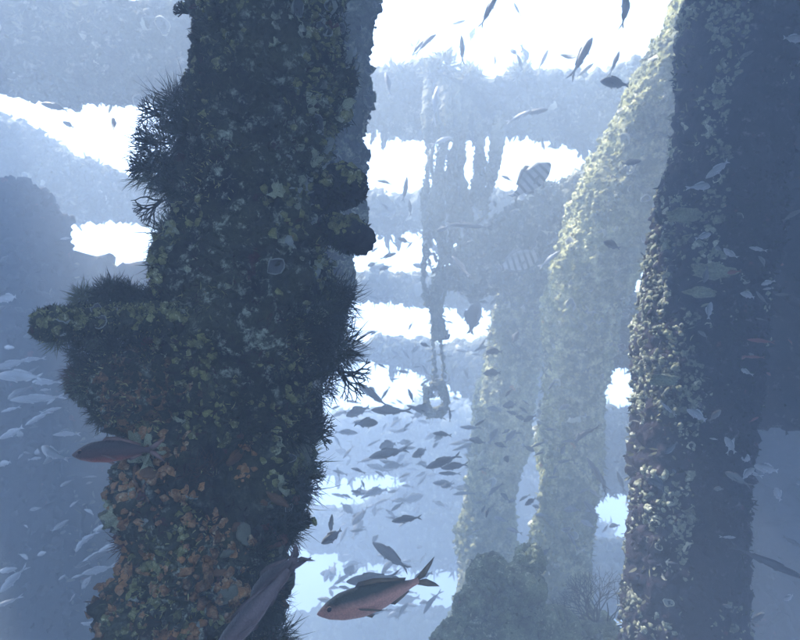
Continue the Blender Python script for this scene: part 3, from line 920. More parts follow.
for (x, y, d, r_, nb, bl, mt) in TUFTS:
    px = d / FPX
    o = obj('weed_tuft', tuft_mesh('weed_tuft', int(nb * 2.5), r_ * px, bl * px * 0.85, 0.95 * px, M[mt], rg, curl=1.3, spread=0.45, seg=4), t)
    put(o, t, P(x, y, d))
# feathery hydroids and forked twigs sticking out at the rims
for (x, y, a, L) in ((150, 110, 2.6, 20), (144, 140, 2.9, 22), (140, 170, 3.2, 22), (148, 205, 3.5, 26), (346, 296, 0.5, 18), (352, 378, -0.5, 28), (318, 432, 0.1, 26), (310, 470, 0.5, 22), (298, 515, 0.6, 18), (158, 428, 3.9, 14), (182, 10, 2.7, 12)):
    d = 1.74; px = d / FPX
    o = obj('hydroid', fan('hydroid', None, 5, L * px * 0.34, 0.5, M['turf_dark'], rg, np.array(BACK), 4, 1.5 * px), t)
    put(o, t, P(x - math.cos(a) * L * .6, y + math.sin(a) * L * .6, d), Matrix.Rotation(a - math.pi / 2, 4, BACK))

# the broken beam stub that sticks out of the pillar, with a bush on top
def stub(name, pts, step, amp, lump, seed, box):
    path = [P(x, y, d) for x, y, d, h in pts]; rad = [h * d / FPX for x, y, d, h in pts]
    S2 = Surf(path, rad, step, amp, lump, seed, 1.0, 1.3, box)
    o = obj(name, S2.mesh(name, M['near']), NEAR); put(o, NEAR, S2.base)
    return S2
SA = stub('beam_stub', [(230, 372, 1.74, 60), (170, 384, 1.72, 52), (128, 384, 1.70, 42), (98, 378, 1.70, 28), (80, 374, 1.70, 14)], 0.005, 0.3, 0.05, 251, 0.1)
SB = stub('stub_flange', [(225, 318, 1.58, 13), (160, 319, 1.54, 12), (100, 320, 1.52, 12), (62, 323, 1.52, 14), (40, 325, 1.52, 11)], 0.004, 0.25, 0.03, 261, 0.1)
for S2, nm in ((SA, 'stub_turf'), (SB, 'flange_turf')):
    for m_, k_, L_, W_ in (('turf_dark', 2600, 0.018, 0.0028), ('turf_olive', 2200, 0.015, 0.003), ('turf_highlight', 1500, 0.012, 0.003)):
        p, nn = S2.pick(k_, rg)
        o = obj(nm, blades(nm, p, nn, L_, W_, M[m_], rg, base=S.base, spread=0.7), NEAR); o['kind'] = 'stuff'
    nodules(NEAR, S2, 1500, 0.007, M['near'], rg, base=S.base)
    if nm == 'flange_turf': nodules(NEAR, S2, 1600, 0.007, M['green'], rg, lambda p, nn: nn[:, 2] > 0, 'green_crust', base=S.base)
    shells_on(NEAR, S2, 14, 0.013, rg, SHELLS, 'oyster_shell')
for (x, y, r_, nb, mt) in ((112, 296, 13, 400, 'turf_dark'), (130, 298, 10, 260, 'turf_dark'), (84, 300, 9, 160, 'turf_olive'), (154, 300, 10, 160, 'turf_dark'), (88, 386, 14, 240, 'turf_olive'), (78, 376, 8, 140, 'turf_brown'), (110, 410, 18, 260, 'turf_dark'), (140, 424, 16, 240, 'turf_dark'), (56, 338, 7, 120, 'turf_olive'), (84, 352, 12, 200, 'turf_dark'), (120, 345, 15, 260, 'turf_dark'), (150, 345, 15, 260, 'turf_dark'), (176, 340, 15, 260, 'turf_dark'), (100, 340, 12, 260, 'turf_olive')):
    px = 1.67 / FPX
    o = obj('weed_tuft', tuft_mesh('weed_tuft', int(nb * 3), r_ * px, 11 * px, 0.95 * px, M[mt], rg, curl=1.3, spread=0.45, seg=4), NEAR)
    put(o, NEAR, P(x, y, 1.67))
# ------------------------------------------------------------------ fish
def fish_mat(name, back, flank, belly, z0=-0.25, z1=0.25, rough=0.45, bars=None, spec=0.3):
    m, nt, b = new_mat(name)
    tc = N(nt, 'ShaderNodeTexCoord').outputs['Object']
    sx = N(nt, 'ShaderNodeSeparateXYZ'); nt.links.new(tc, sx.inputs[0])
    nz = noise(nt, tc, 9, 3)
    ad = N(nt, 'ShaderNodeMath', operation='MULTIPLY_ADD')
    nt.links.new(nz, ad.inputs[0]); ad.inputs[1].default_value = 0.05; nt.links.new(sx.outputs['Z'], ad.inputs[2])
    mr = N(nt, 'ShaderNodeMapRange'); nt.links.new(ad.outputs[0], mr.inputs[0])
    mr.inputs[1].default_value = z0 + .025; mr.inputs[2].default_value = z1 + .025
    c = ramp(nt, mr.outputs[0], [(0.0, belly), (0.42, flank), (0.58, flank), (0.78, back)])
    if bars:
        w = N(nt, 'ShaderNodeTexWave', wave_type='BANDS', bands_direction='X'); w.inputs['Scale'].default_value = bars[1]; w.inputs['Distortion'].default_value = 1.6
        nt.links.new(tc, w.inputs['Vector'])
        c = mix(nt, ramp(nt, w.outputs['Fac'], [(0.62, 0.0), (0.78, 0.9)]), c, bars[0])
    sc = N(nt, 'ShaderNodeTexVoronoi'); sc.inputs['Scale'].default_value = 60
    mp = N(nt, 'ShaderNodeMapping'); mp.inputs['Scale'].default_value = (1, .01, 1.3); nt.links.new(tc, mp.inputs['Vector']); nt.links.new(mp.outputs[0], sc.inputs['Vector'])
    f = ramp(nt, sc.outputs['Distance'], [(0.1, 1.15), (0.8, 0.7)])
    mm = N(nt, 'ShaderNodeMix', data_type='RGBA', blend_type='MULTIPLY'); mm.inputs[0].default_value = 0.6
    nt.links.new(c, mm.inputs[6]); nt.links.new(f, mm.inputs[7])
    nt.links.new(mm.outputs[2], b.inputs['Base Color'])
    bp = N(nt, 'ShaderNodeBump'); bp.inputs['Strength'].default_value = 0.35; bp.inputs['Distance'].default_value = 0.006
    nt.links.new(sc.outputs['Distance'], bp.inputs['Height']); nt.links.new(bp.outputs[0], b.inputs['Normal'])
    b.inputs['Roughness'].default_value = rough
    b.inputs['Specular IOR Level'].default_value = spec
    return m


FM = {
    'hero': fish_mat('red_bellied_skin', (0.05, 0.055, 0.035), (0.66, 0.31, 0.22), (0.90, 0.48, 0.38), -0.20, 0.13),
    'ruddy': fish_mat('ruddy_skin', (0.03, 0.022, 0.024), (0.07, 0.035, 0.034), (0.58, 0.15, 0.10), -0.15, 0.12),
    'dusk': fish_mat('dusky_pink_skin', (0.05, 0.042, 0.045), (0.13, 0.095, 0.095), (0.30, 0.18, 0.17), -0.15, 0.12),
    'dark': fish_mat('dark_skin', (0.03, 0.035, 0.045), (0.055, 0.06, 0.07), (0.12, 0.13, 0.14)),
    'grey': fish_mat('grey_skin', (0.08, 0.09, 0.10), (0.15, 0.16, 0.17), (0.30, 0.31, 0.32)),
    'pale': fish_mat('silvery_skin', (0.16, 0.18, 0.20), (0.32, 0.34, 0.36), (0.5, 0.51, 0.52), rough=0.35, spec=0.5),
    'red': fish_mat('red_skin', (0.16, 0.06, 0.055), (0.24, 0.10, 0.10), (0.35, 0.24, 0.24)),
    'striped': fish_mat('striped_skin', (0.17, 0.19, 0.20), (0.34, 0.36, 0.37), (0.46, 0.47, 0.47), bars=((0.06, 0.065, 0.08), 2.3)),
}


def plain(name, c, rough=0.5):
    m, nt, b = new_mat(name)
    tc = N(nt, 'ShaderNodeTexCoord').outputs['Object']
    col = ramp(nt, noise(nt, tc, 14, 3), [(0.3, tuple(x * .75 for x in c)), (0.7, tuple(min(1, x * 1.2) for x in c))])
    nt.links.new(col, b.inputs['Base Color'])
    b.inputs['Roughness'].default_value = rough
    return m


FIN = {'hero': plain('yellow_fin', (0.20, 0.14, 0.08)), 'ruddy': plain('ruddy_fin', (0.22, 0.13, 0.11)), 'dusk': plain('dusky_fin', (0.12, 0.09, 0.09)),
       'dark': plain('dark_fin', (0.05, 0.055, 0.065)), 'grey': plain('grey_fin', (0.13, 0.14, 0.15)), 'pale': plain('pale_fin', (0.45, 0.48, 0.5)),
       'red': plain('red_fin', (0.22, 0.11, 0.10)), 'striped': plain('striped_fin', (0.2, 0.22, 0.23))}
EYE_W = plain('eye_ring', (0.65, 0.38, 0.22), 0.25)
EYE_B = plain('eye_pupil', (0.01, 0.01, 0.012), 0.1)

SHAPES = {  # half height, half width, tail length, tail half span, fork, body bulge position
    'hero': (0.122, 0.072, 0.20, 0.13, 0.62, 0.42), 'slender': (0.085, 0.055, 0.18, 0.085, 0.6, 0.42), 'oval': (0.185, 0.075, 0.15, 0.115, 0.35, 0.45),
    'spindle': (0.115, 0.065, 0.17, 0.10, 0.55, 0.44), 'deep': (0.235, 0.08, 0.16, 0.13, 0.4, 0.46), 'long': (0.052, 0.042, 0.14, 0.065, 0.5, 0.5),
}


def fish_mesh(name, shape, skin, bend=0.0, res=1, fins=True):
    hh, hw, tl, ts, fork, pk = SHAPES[shape]
    ns, nr = 13 * res, 10 * res
    x0 = 0.5 - tl * 0.8
    V, Q, T, MI = [], [], [], []
    u = np.linspace(0, 1, ns)
    xs = 0.5 - u * (0.5 + x0)
    # snout to tail stalk
    pr = np.interp(u, [0, .03, .10, .22, pk, .62, .80, .93, 1], [.10, .27, .56, .86, 1, .86, .50, .25, .22])
    pr = np.convolve(np.pad(pr, 1, mode='edge'), [.15, .7, .15], 'valid')
    wr = np.interp(u, [0, .03, .10, .25, .45, .8, 1], [.15, .40, .75, 1, .95, .42, .10])
    zc = np.interp(u, [0, .2, .5, 1], [-.15, -.02, 0, .03]) * hh
    a = np.linspace(0, 2 * math.pi, nr, endpoint=False)
    for k in range(ns):
        ca, sa = np.cos(a), np.sin(a)
        ca = np.sign(ca) * np.abs(ca) ** 0.9
        V.append(np.stack([np.full(nr, xs[k]), hw * wr[k] * ca, zc[k] + hh * pr[k] * sa], 1))
    V = list(np.concatenate(V))
    for k in range(ns - 1):
        for j in range(nr):
            Q.append((k * nr + j, k * nr + (j + 1) % nr, (k + 1) * nr + (j + 1) % nr, (k + 1) * nr + j)); MI.append(0)
    V += [np.array([0.512, 0, zc[0]]), np.array([-x0 - 0.005, 0, zc[-1]])]
    tips = len(V)
    TM = []
    for j in range(nr):
        T.append(((j + 1) % nr, j, tips - 2)); TM.append(0)
        T.append(((ns - 1) * nr + j, (ns - 1) * nr + (j + 1) % nr, tips - 1)); TM.append(0)

    def blade(outline, th, y=0.0, dirv=None):
        """a thin fin: outline in x,z (convex fan from first point), thickness tapering to the edge"""
        k = len(V)
        pts = [np.array(q, float) for q in outline]
        P3 = [np.array([q[0], y, q[1]]) if dirv is None else np.array([q[0], 0, 0]) + np.array([0, y, 0]) + dirv * q[1] + np.array([0, 0, q[2] if len(q) > 2 else 0]) for q in pts]
        m = len(P3)
        c = sum(P3) / m
        V.extend(P3); V.extend([c + np.array([0, th, 0]), c - np.array([0, th, 0])])
        for q in range(m):
            T.append((k + q, k + (q + 1) % m, k + m)); TM.append(1)
            T.append((k + (q + 1) % m, k + q, k + m + 1)); TM.append(1)
    z = zc[-1]; s = hh * .22
    xt = -x0 + 0.02
    # forked tail, two lobes
    for sg in (1, -1):
        blade([(xt, z - sg * s * .2), (xt, z + sg * s), (xt - tl * .45, z + sg * ts * .62), (xt - tl, z + sg * ts), (xt - tl * .82, z + sg * ts * .62), (xt - tl * (1 - fork * .9), z + sg * ts * .08)], 0.006)
    if fins:
        bk = lambda x: np.interp(-x, -xs, zc + hh * pr)
        bl = lambda x: np.interp(-x, -xs, zc - hh * pr)
        top = [(x, bk(x) - .01) for x in np.linspace(0.2, -0.22, 5)]
        fh = hh * .34
        blade(top[:1] + [(0.15, bk(.15) + fh * .8), (0.03, bk(.03) + fh), (-0.10, bk(-.10) + fh * .75), (-0.24, bk(-.24) + fh * .55)] + top[::-1][:4], 0.005)
        blade([(-0.06, bl(-.06) + .01), (-0.11, bl(-.11) - fh * .8), (-0.20, bl(-.2) - fh * .55), (-0.25, bl(-.25) - fh * .3), (-0.23, bl(-.23) + .012)], 0.005)
        blade([(0.16, bl(.16) + .01), (0.09, bl(.09) - fh * .85), (0.06, bl(.06) - fh * .4), (0.11, bl(.11) + .01)], 0.005)
        for sg in (1, -1):
            blade([(0.20, 0, -hh * .15), (0.12, .10, -hh * .02), (0.03, .13, -hh * .25), (0.06, .07, -hh * .45), (0.17, 0, -hh * .35)], 0.004, sg * hw * .9, np.array([-.35, sg * .55, -.25]))
    V = np.array(V)
    if res > 1:
        nb_ = ns * nr
        gx = 0.235 - 1.6 * np.clip(np.abs(V[:nb_, 2]) - .01, 0, None) ** 2 * 4
        V[:nb_, 1] *= 1 + 0.10 * (1 / (1 + np.exp(-(V[:nb_, 0] - gx) / 0.006)))
    if bend:
        t = np.clip(0.25 - V[:, 0], 0, None)
        V[:, 1] += bend * t ** 2 * 1.3
    return mesh_np(name, V, Q, T, [FM[skin], FIN[skin]], MI + TM)


def eye_mesh():
    nu, nv = 12, 7
    a = np.linspace(0, 2 * math.pi, nu, endpoint=False); b = np.linspace(0.02, math.pi - .02, nv)
    V = np.stack([np.sin(b)[:, None] * np.cos(a), np.cos(b)[:, None] * np.ones(nu), np.sin(b)[:, None] * np.sin(a)], -1).reshape(-1, 3) * np.array((1, .55, 1))
    Q, MI = [], []
    for k in range(nv - 1):
        for j in range(nu):
            Q.append((k * nu + j, k * nu + (j + 1) % nu, (k + 1) * nu + (j + 1) % nu, (k + 1) * nu + j)); MI.append(1 if k in (0, 1, nv - 2, nv - 3) else 0)
    return mesh_np('eye', V, Q, None, [EYE_W, EYE_B], MI)


EYE = eye_mesh()
CACHE = {}
frg = random.Random(4)
ROT = {'oval_dark': ('oval', 'dark')}


def add_fish(px, py, L, ang, shape, skin, d, label, group=None, yaw=None, bend=None, roll=0.0, hero=False):
    """head points at ang degrees in the view (0 right, 90 up), yaw turns it towards or away from the swimmer"""
    if yaw is None: yaw = frg.uniform(-28, 28)
    if bend is None: bend = frg.choice([-.7, -.3, 0, .3, .7])
    key = (shape, skin, bend, hero)
    if key not in CACHE: CACHE[key] = fish_mesh('fish', shape, skin, bend, 3 if hero else 1)
    a = R(ang)
    h = RIGHT * math.cos(a) + UP * math.sin(a)
    h = (h * math.cos(R(yaw)) + BACK * math.sin(R(yaw))).normalized()
    perp = (UP * math.cos(a) - RIGHT * math.sin(a))
    if perp.dot(UP) < 0 or (abs(perp.dot(UP)) < .2 and frg.random() < .5): perp = -perp
    lat = perp.cross(h).normalized()
    up = h.cross(lat).normalized()
    if roll:
        q = Matrix.Rotation(R(roll), 3, h); lat = q @ lat; up = q @ up
    m = Matrix((h, lat, up)).transposed().to_4x4()
    size = L * d / FPX / max(.45, math.cos(R(yaw)))
    o = obj('fish', CACHE[key])
    o.matrix_world = Matrix.Translation(Vector(P(px, py, d))) @ m @ Matrix.Scale(size, 4)
    tag(o, label, 'fish', group)
    if hero:
        hh, hw = SHAPES[shape][:2]
        for s in (1, -1):
            e = obj('eye', EYE, o)
            e.matrix_local = Matrix.Translation((0.405, s * hw * .70, hh * .14)) @ Matrix.Scale(0.024, 4)
    return o


# --- the ones that stand out
add_fish(380, 597, 124, 190, 'hero', 'hero', 1.95, 'dark backed fish with a rosy belly and yellow forked tail, nearest below the gaps', yaw=8, bend=-.3, hero=True)
add_fish(121, 450, 92, 183, 'hero', 'ruddy', 1.50, 'dusky red bellied fish against the near pillar, under the broken beam stub', yaw=6, bend=0.3, hero=True)
add_fish(280, 573, 96, 227, 'hero', 'dusk', 1.24, 'dark fish hanging head down along the foot of the near pillar', yaw=-12, bend=0.3, hero=True)
add_fish(254, 612, 132, 229, 'slender', 'dusk', 1.18, 'long pinkish grey fish hanging head down, larger and lower of two on the near pillar', yaw=-8, bend=-.3, hero=True)
add_fish(530, 181, 50, 45, 'deep', 'striped', 4.6, 'larger striped fish with dark bars, just under the topmost crossbeam', yaw=10, bend=0)
add_fish(517, 262, 44, 20, 'deep', 'striped', 5.0, 'striped fish with faint bars in front of the third crossbeam, lower of the striped two', yaw=8, bend=0)
add_fish(771, 564, 72, -22, 'long', 'dark', 2.6, 'long dark barracuda slanting down beside the foot of the dark thick pillar', yaw=5, bend=.3, hero=True)
add_fish(698, 415, 22, 150, 'oval', 'pale', 2.2, 'white oval fish bright against the middle of the dark thick pillar')
add_fish(489, 10, 34, 60, 'slender', 'dark', 4.2, 'dark slender fish cut by the top edge of the bright surface')
add_fish(583, 55, 48, 62, 'slender', 'dark', 4.2, 'large dark slender fish rising steeply above the topmost crossbeam', bend=.3)
add_fish(572, 58, 24, 150, 'slender', 'grey', 4.6, 'small curved grey fish touching the large dark rising fish', bend=.7)
add_fish(584, 71, 26, 40, 'slender', 'pale', 4.8, 'pale fish just under the large dark rising fish')
add_fish(626, 9, 32, 100, 'spindle', 'dark', 4.0, 'dark fish with tail down at the top edge beside the dark thick pillar')
add_fish(616, 61, 24, 70, 'slender', 'dark', 4.4, 'thin dark fish standing upright before the bright gusset slope')
add_fish(615, 83, 30, 172, 'oval', 'dark', 3.8, 'black oval fish against the gusset over the yellow columns', yaw=5)
add_fish(630, 163, 26, 15, 'spindle', 'dark', 3.8, 'dark fish at the right end of the gap under the topmost crossbeam')
add_fish(612, 245, 20, 160, 'oval', 'dark', 3.6, 'small black oval fish before the yellow crust below the gusset')
add_fish(705, 98, 28, 10, 'spindle', 'dark', 2.5, 'dark fish high on the pale edge of the dark thick pillar')
add_fish(535, 112, 24, 8, 'spindle', 'dark', 4.8, 'dark fish touching the topmost crossbeam over the hanging ropes')
add_fish(519, 117, 26, 25, 'slender', 'pale', 4.7, 'pale fish paired with the dark fish on the topmost crossbeam')
add_fish(388, 84, 28, 100, 'slender', 'grey', 4.8, 'thin grey upright fish at the near end of the topmost crossbeam')
add_fish(462, 50, 28, 92, 'slender', 'dark', 4.8, 'thin dark upright fish alone in the bright surface light')
add_fish(427, 41, 26, 45, 'slender', 'grey', 4.8, 'grey fish slanting up above the bushy top of the ropes')
add_fish(418, 47, 20, 50, 'slender', 'grey', 5.0, 'smaller of two grey fish slanting up above the ropes')
add_fish(520, 62, 16, 110, 'spindle', 'grey', 5.2, 'small grey fish upright in the bright light over the topmost crossbeam')
add_fish(543, 60, 26, 65, 'slender', 'pale', 5.2, 'very pale slender fish fading into the bright surface light')
add_fish(436, 100, 32, 85, 'slender', 'pale', 5.0, 'pale slender fish upright along the top of the hanging ropes')
add_fish(441, 141, 24, 30, 'slender', 'pale', 5.2, 'pale fish across the ropes just under the topmost crossbeam')
add_fish(55, 107, 28, 165, 'spindle', 'grey', 4.0, 'grey fish high in the upper bright gap beside the shaggy pillar')
add_fish(69, 125, 12, 150, 'oval', 'grey', 4.2, 'tiny grey round fish in the upper bright gap beside the shaggy pillar')
add_fish(114, 125, 20, 105, 'spindle', 'dark', 4.0, 'small dark upright fish in the upper bright gap beside the shaggy pillar')
add_fish(405, 190, 26, 80, 'slender', 'dark', 5.0, 'thin dark fish upright on the second crossbeam')
add_fish(410, 208, 18, 95, 'slender', 'dark', 5.0, 'short dark upright fish under the thin one on the second crossbeam')
add_fish(386, 182, 18, 175, 'slender', 'grey', 5.2, 'small grey fish level in the first gap under the topmost crossbeam')
add_fish(470, 226, 46, 176, 'long', 'dark', 4.8, 'needle thin dark fish lying level across the hanging ropes', yaw=4, bend=0)
add_fish(462, 268, 32, 125, 'slender', 'dark', 5.0, 'dark fish slanting down beside the lower hanging ropes')
add_fish(388, 256, 18, 20, 'spindle', 'dark', 5.2, 'small dark fish alone in the gap above the third crossbeam')
add_fish(550, 259, 26, 40, 'slender', 'pale', 4.6, 'pale fish following the lower striped fish')
add_fish(493, 373, 20, 178, 'oval', 'dark', 4.4, 'black oval fish on the fourth crossbeam beside the slim yellow column')
add_fish(511, 405, 18, 178, 'oval', 'dark', 4.4, 'black oval fish on the slim yellow column, below the one on the fourth crossbeam')
add_fish(515, 338, 15, 60, 'oval', 'dark', 4.6, 'dark round fish near the top of the slim yellow column')
add_fish(510, 437, 18, 55, 'oval', 'grey', 4.6, 'grey round fish tilted up on the slim yellow column')
add_fish(493, 436, 17, 60, 'oval', 'grey', 4.7, 'grey round fish beside its tilted twin on the slim yellow column')
add_fish(494, 409, 14, 170, 'oval', 'grey', 4.8, 'grey fish just left of the slim yellow column edge')
add_fish(586, 432, 30, 222, 'slender', 'dark', 4.0, 'dark fish slanting down against the yellow green column')
add_fish(597, 474, 34, 118, 'slender', 'dark', 4.0, 'larger of two dark fish head up between the yellow green column and the thick pillar')
add_fish(604, 484, 22, 105, 'slender', 'dark', 4.1, 'smaller of two dark fish head up between the yellow green column and the thick pillar')
add_fish(621, 482, 24, 112, 'slender', 'grey', 4.0, 'grey fish head up touching the edge of the dark thick pillar')
add_fish(590, 508, 20, 130, 'spindle', 'grey', 4.2, 'grey fish in the small bright gap low beside the yellow green column')
add_fish(624, 348, 13, 140, 'oval', 'pale', 3.6, 'small pale fish on the short crossbeam beside the dark thick pillar')
add_fish(640, 405, 30, 150, 'slender', 'grey', 3.6, 'grey fish slanting across the small bright gap beside the dark thick pillar')
add_fish(372, 395, 40, 140, 'slender', 'grey', 4.0, 'grey fish slanting down to the tail of another under the fourth crossbeam')
add_fish(388, 411, 34, 178, 'spindle', 'grey', 4.0, 'grey level fish meeting the slanting grey fish under the fourth crossbeam')
add_fish(389, 453, 40, 190, 'spindle', 'grey', 3.8, 'big grey level fish over the fifth crossbeam beside the shaggy pillar', yaw=5)
add_fish(407, 519, 30, 183, 'spindle', 'dark', 3.6, 'dark spindle fish alone over the sixth crossbeam')
add_fish(391, 556, 42, 150, 'spindle', 'grey', 3.4, 'grey fish slanting above the tail of the rosy bellied fish')
add_fish(372, 580, 52, 186, 'spindle', 'grey', 3.2, 'hazy grey fish just above the back of the rosy bellied fish')
add_fish(331, 526, 26, 85, 'slender', 'grey', 3.2, 'thin grey upright fish beside the weed of the shaggy pillar')
add_fish(333, 537, 24, 200, 'oval', 'grey', 2.6, 'blurred grey fish behind the tail of the dark head down fish')
add_fish(443, 462, 36, 200, 'spindle', 'dark', 4.0, 'dark fish sloping with others in the middle of the school')
add_fish(455, 466, 28, 182, 'spindle', 'dark', 4.0, 'dark level fish ahead of the sloping one in the middle of the school')
add_fish(443, 434, 20, 178, 'spindle', 'dark', 4.4, 'small dark level fish above the middle of the school')
add_fish(450, 416, 14, 92, 'slender', 'dark', 4.6, 'tiny dark upright fish beside the knotted loop of the ropes')
add_fish(471, 428, 22, 175, 'slender', 'grey', 4.8, 'pale grey level fish near the slim yellow column over the fifth crossbeam')
add_fish(411, 396, 15, 110, 'spindle', 'dark', 4.6, 'dark upright fish in the bright gap left of the knotted loop')
add_fish(425, 345, 10, 160, 'oval', 'dark', 4.8, 'tiny dark fish on the fourth crossbeam left of the ropes')
add_fish(447, 338, 10, 60, 'oval', 'dark', 4.8, 'tiny dark fish on the fourth crossbeam right of the ropes')
add_fish(473, 318, 34, 75, 'deep', 'dark', 5.4, 'deep bodied dark fish upright in the gap under the third crossbeam', yaw=0)
add_fish(22, 376, 50, 178, 'spindle', 'pale', 3.4, 'large pale fish level before the hazy wall, largest of the pale ones', yaw=4)
add_fish(12, 364, 28, 195, 'spindle', 'pale', 3.5, 'pale fish just above the largest pale one at the edge')
add_fish(38, 399, 44, 178, 'slender', 'pale', 3.6, 'thin pale fish under the largest pale one')
add_fish(50, 453, 25, 152, 'oval', 'pale', 2.6, 'white oval fish near the snout of the dusky red bellied fish')
add_fish(14, 432, 28, 205, 'spindle', 'pale', 3.4, 'pale fish sloping down before the hazy wall beside the post')
add_fish(38, 418, 26, 210, 'slender', 'pale', 3.6, 'thin pale fish sloping down toward the white oval fish')
add_fish(10, 298, 22, 185, 'oval', 'pale', 3.6, 'pale round fish at the edge beside the hazy post')
add_fish(12, 580, 34, 225, 'spindle', 'pale', 2.8, 'bluish white fish low at the edge of the view')
add_fish(720, 168, 32, 215, 'spindle', 'pale', 2.3, 'pale fish sloping down high on the dark thick pillar')
add_fish(702, 186, 20, 5, 'oval', 'pale', 2.3, 'small pale fish under the sloping one on the dark thick pillar')
add_fish(704, 236, 16, 20, 'oval', 'pale', 2.3, 'pale bluish round fish on the upper dark thick pillar')
add_fish(793, 39, 22, 0, 'oval', 'pale', 2.4, 'pale fish at the upper corner before the dark purplish wall')
add_fish(744, 56, 22, 30, 'slender', 'grey', 2.4, 'grey sloping fish before the top of the dark purplish wall')
add_fish(668, 409, 18, 135, 'slender', 'pale', 2.5, 'thin pale fish slanting on the pale edge of the dark thick pillar')
add_fish(761, 341, 22, 172, 'slender', 'red', 2.5, 'upper reddish slender fish before the dark purplish wall')
add_fish(754, 357, 18, 178, 'slender', 'red', 2.5, 'lower reddish slender fish before the dark purplish wall')
add_fish(736, 478, 30, 150, 'spindle', 'grey', 2.6, 'grey fish nosing past the edge of the thick pillar above the barracuda')
add_fish(768, 469, 24, 165, 'oval', 'pale', 2.7, 'pale oval fish low before the dim blue wall')
add_fish(752, 473, 24, 160, 'slender', 'pale', 2.8, 'thin pale fish behind the pale oval fish by the dim blue wall')
add_fish(790, 216, 26, 30, 'slender', 'grey', 2.3, 'greyish sloping fish at the edge before the dark purplish wall')
add_fish(688, 143, 14, 170, 'oval', 'dark', 2.4, 'small dark fish on the pale edge high on the thick pillar')

# --- the loose school in between, alike
SKINW = {'dark': 'dark', 'grey': 'grey', 'pale': 'pale', 'red': 'reddish'}
SHAPEW = {'oval': 'oval', 'spindle': 'spindle shaped', 'slender': 'slender'}


def school(n, box, shapes, skins, size, drange, ang, where, group):
    x0, y0, x1, y1 = box
    for k in range(n):
        a = frg.gauss(*ang) + (180 if frg.random() < .25 else 0)
        sh, sk = frg.choice(shapes), frg.choice(skins)
        way = ('heading right', 'heading up', 'heading left', 'heading down')[int(((a + 45) % 360) // 90)]
        add_fish(frg.uniform(x0, x1), frg.uniform(y0, y1), frg.uniform(*size), a, sh, sk, frg.uniform(*drange), 'small %s %s fish %s %s' % (SKINW[sk], SHAPEW[sh], way, where), group)


school(34, (335, 405, 470, 505), ['spindle', 'oval', 'slender'], ['grey', 'dark', 'grey'], (12, 25), (4.2, 7.0), (186, 14), 'over the pale fifth crossbeam', 'school over the pale crossbeams')
school(22, (325, 560, 436, 612), ['spindle', 'slender', 'oval'], ['grey'], (14, 26), (4.5, 7.5), (200, 26), 'in the lowest bright gap', 'school in the lowest bright gap')
school(16, (340, 470, 400, 540), ['spindle', 'oval', 'slender'], ['grey'], (10, 20), (5, 7.5), (190, 50), 'beside the shaggy pillar weed', 'school beside the shaggy pillar')
school(20, (350, 300, 475, 400), ['spindle', 'slender'], ['grey', 'grey', 'dark'], (8, 18), (5, 7.4), (190, 45), 'around the fourth crossbeam', 'fish around the fourth crossbeam')
school(12, (352, 150, 600, 290), ['spindle', 'oval'], ['grey', 'dark'], (7, 14), (4.5, 6), (170, 60), 'around the second crossbeam', 'fish around the second crossbeam')
school(12, (390, 4, 560, 70), ['slender', 'oval'], ['grey', 'pale'], (9, 18), (5, 7), (80, 40), 'in the bright surface light', 'fish in the surface light')
school(20, (470, 300, 600, 560), ['oval', 'spindle'], ['grey', 'dark'], (9, 18), (3.9, 4.6), (170, 60), 'over the yellow columns', 'fish over the yellow columns')
school(36, (0, 230, 110, 630), ['spindle', 'slender', 'slender'], ['pale', 'grey', 'pale'], (12, 30), (3.0, 4.0), (195, 18), 'before the low hazy wall', 'school before the low hazy wall')
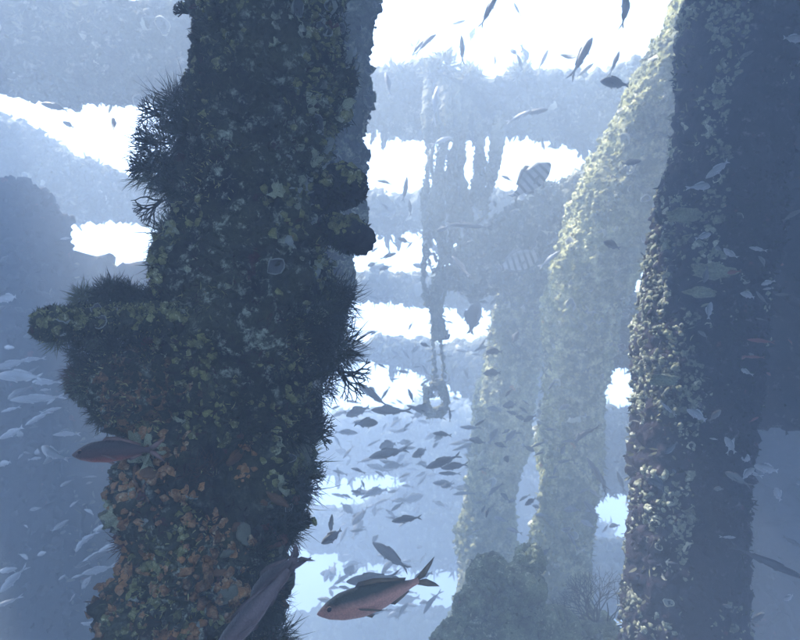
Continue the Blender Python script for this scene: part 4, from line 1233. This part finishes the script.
school(24, (700, 240, 800, 420), ['slender', 'spindle', 'oval'], ['grey', 'pale', 'red'], (8, 18), (2.2, 2.9), (170, 35), 'before the dark purplish wall', 'school before the dark wall')
school(18, (655, 430, 800, 630), ['slender', 'spindle', 'oval'], ['grey', 'pale'], (9, 20), (2.1, 2.8), (160, 40), 'around the lower thick pillar', 'fish around the lower thick pillar')

# --- past the three hundred largest: the haze-dimmed rest of the school, joined
base_m = [fish_mesh('fish', s_, 'grey', b_) for s_ in ('spindle', 'oval', 'slender') for b_ in (-.4, .4)]
nrg = np.random.default_rng(8)
AV, AT, AM, off = [], [], [], 0
for (x0, y0, x1, y1, n_, d0, d1) in ((325, 400, 480, 540, 70, 5.5, 8.8), (310, 545, 445, 615, 35, 5.5, 8.5), (345, 240, 520, 400, 35, 5, 7), (470, 380, 650, 560, 40, 4.2, 4.7), (0, 250, 105, 630, 45, 3.4, 4.0)):
    for k in range(n_):
        me = base_m[nrg.integers(6)]
        v = np.zeros(len(me.vertices) * 3); me.vertices.foreach_get('co', v); v = v.reshape(-1, 3)
        d = nrg.uniform(d0, d1)
        a = R(nrg.normal(188, 28) + (180 if nrg.random() < .2 else 0)); yw = R(nrg.uniform(-30, 30))
        hd = RIGHT * math.cos(a) + UP * math.sin(a); hd = (hd * math.cos(yw) + BACK * math.sin(yw)).normalized()
        up = UP * math.cos(a) - RIGHT * math.sin(a)
        if up.dot(UP) < 0: up = -up
        la = up.cross(hd).normalized(); up = hd.cross(la)
        size = nrg.uniform(8, 17) * d / FPX
        AV.append(v @ np.array([hd, la, up]) * size + P(nrg.uniform(x0, x1), nrg.uniform(y0, y1), d))
        for q in me.polygons:
            w_ = [i_ + off for i_ in q.vertices]
            AT.append(w_[:3]); AM.append(q.material_index)
            if len(w_) == 4: AT.append([w_[0], w_[2], w_[3]]); AM.append(q.material_index)
        off += len(v)
for me in base_m: bpy.data.meshes.remove(me)
o = obj('distant_school', mesh_np('distant_school', np.concatenate(AV), None, AT, [FM['grey'], FIN['grey']], AM))
tag(o, 'haze dimmed rest of the school of tiny fish spread behind the nearer ones', 'school', kind='stuff')
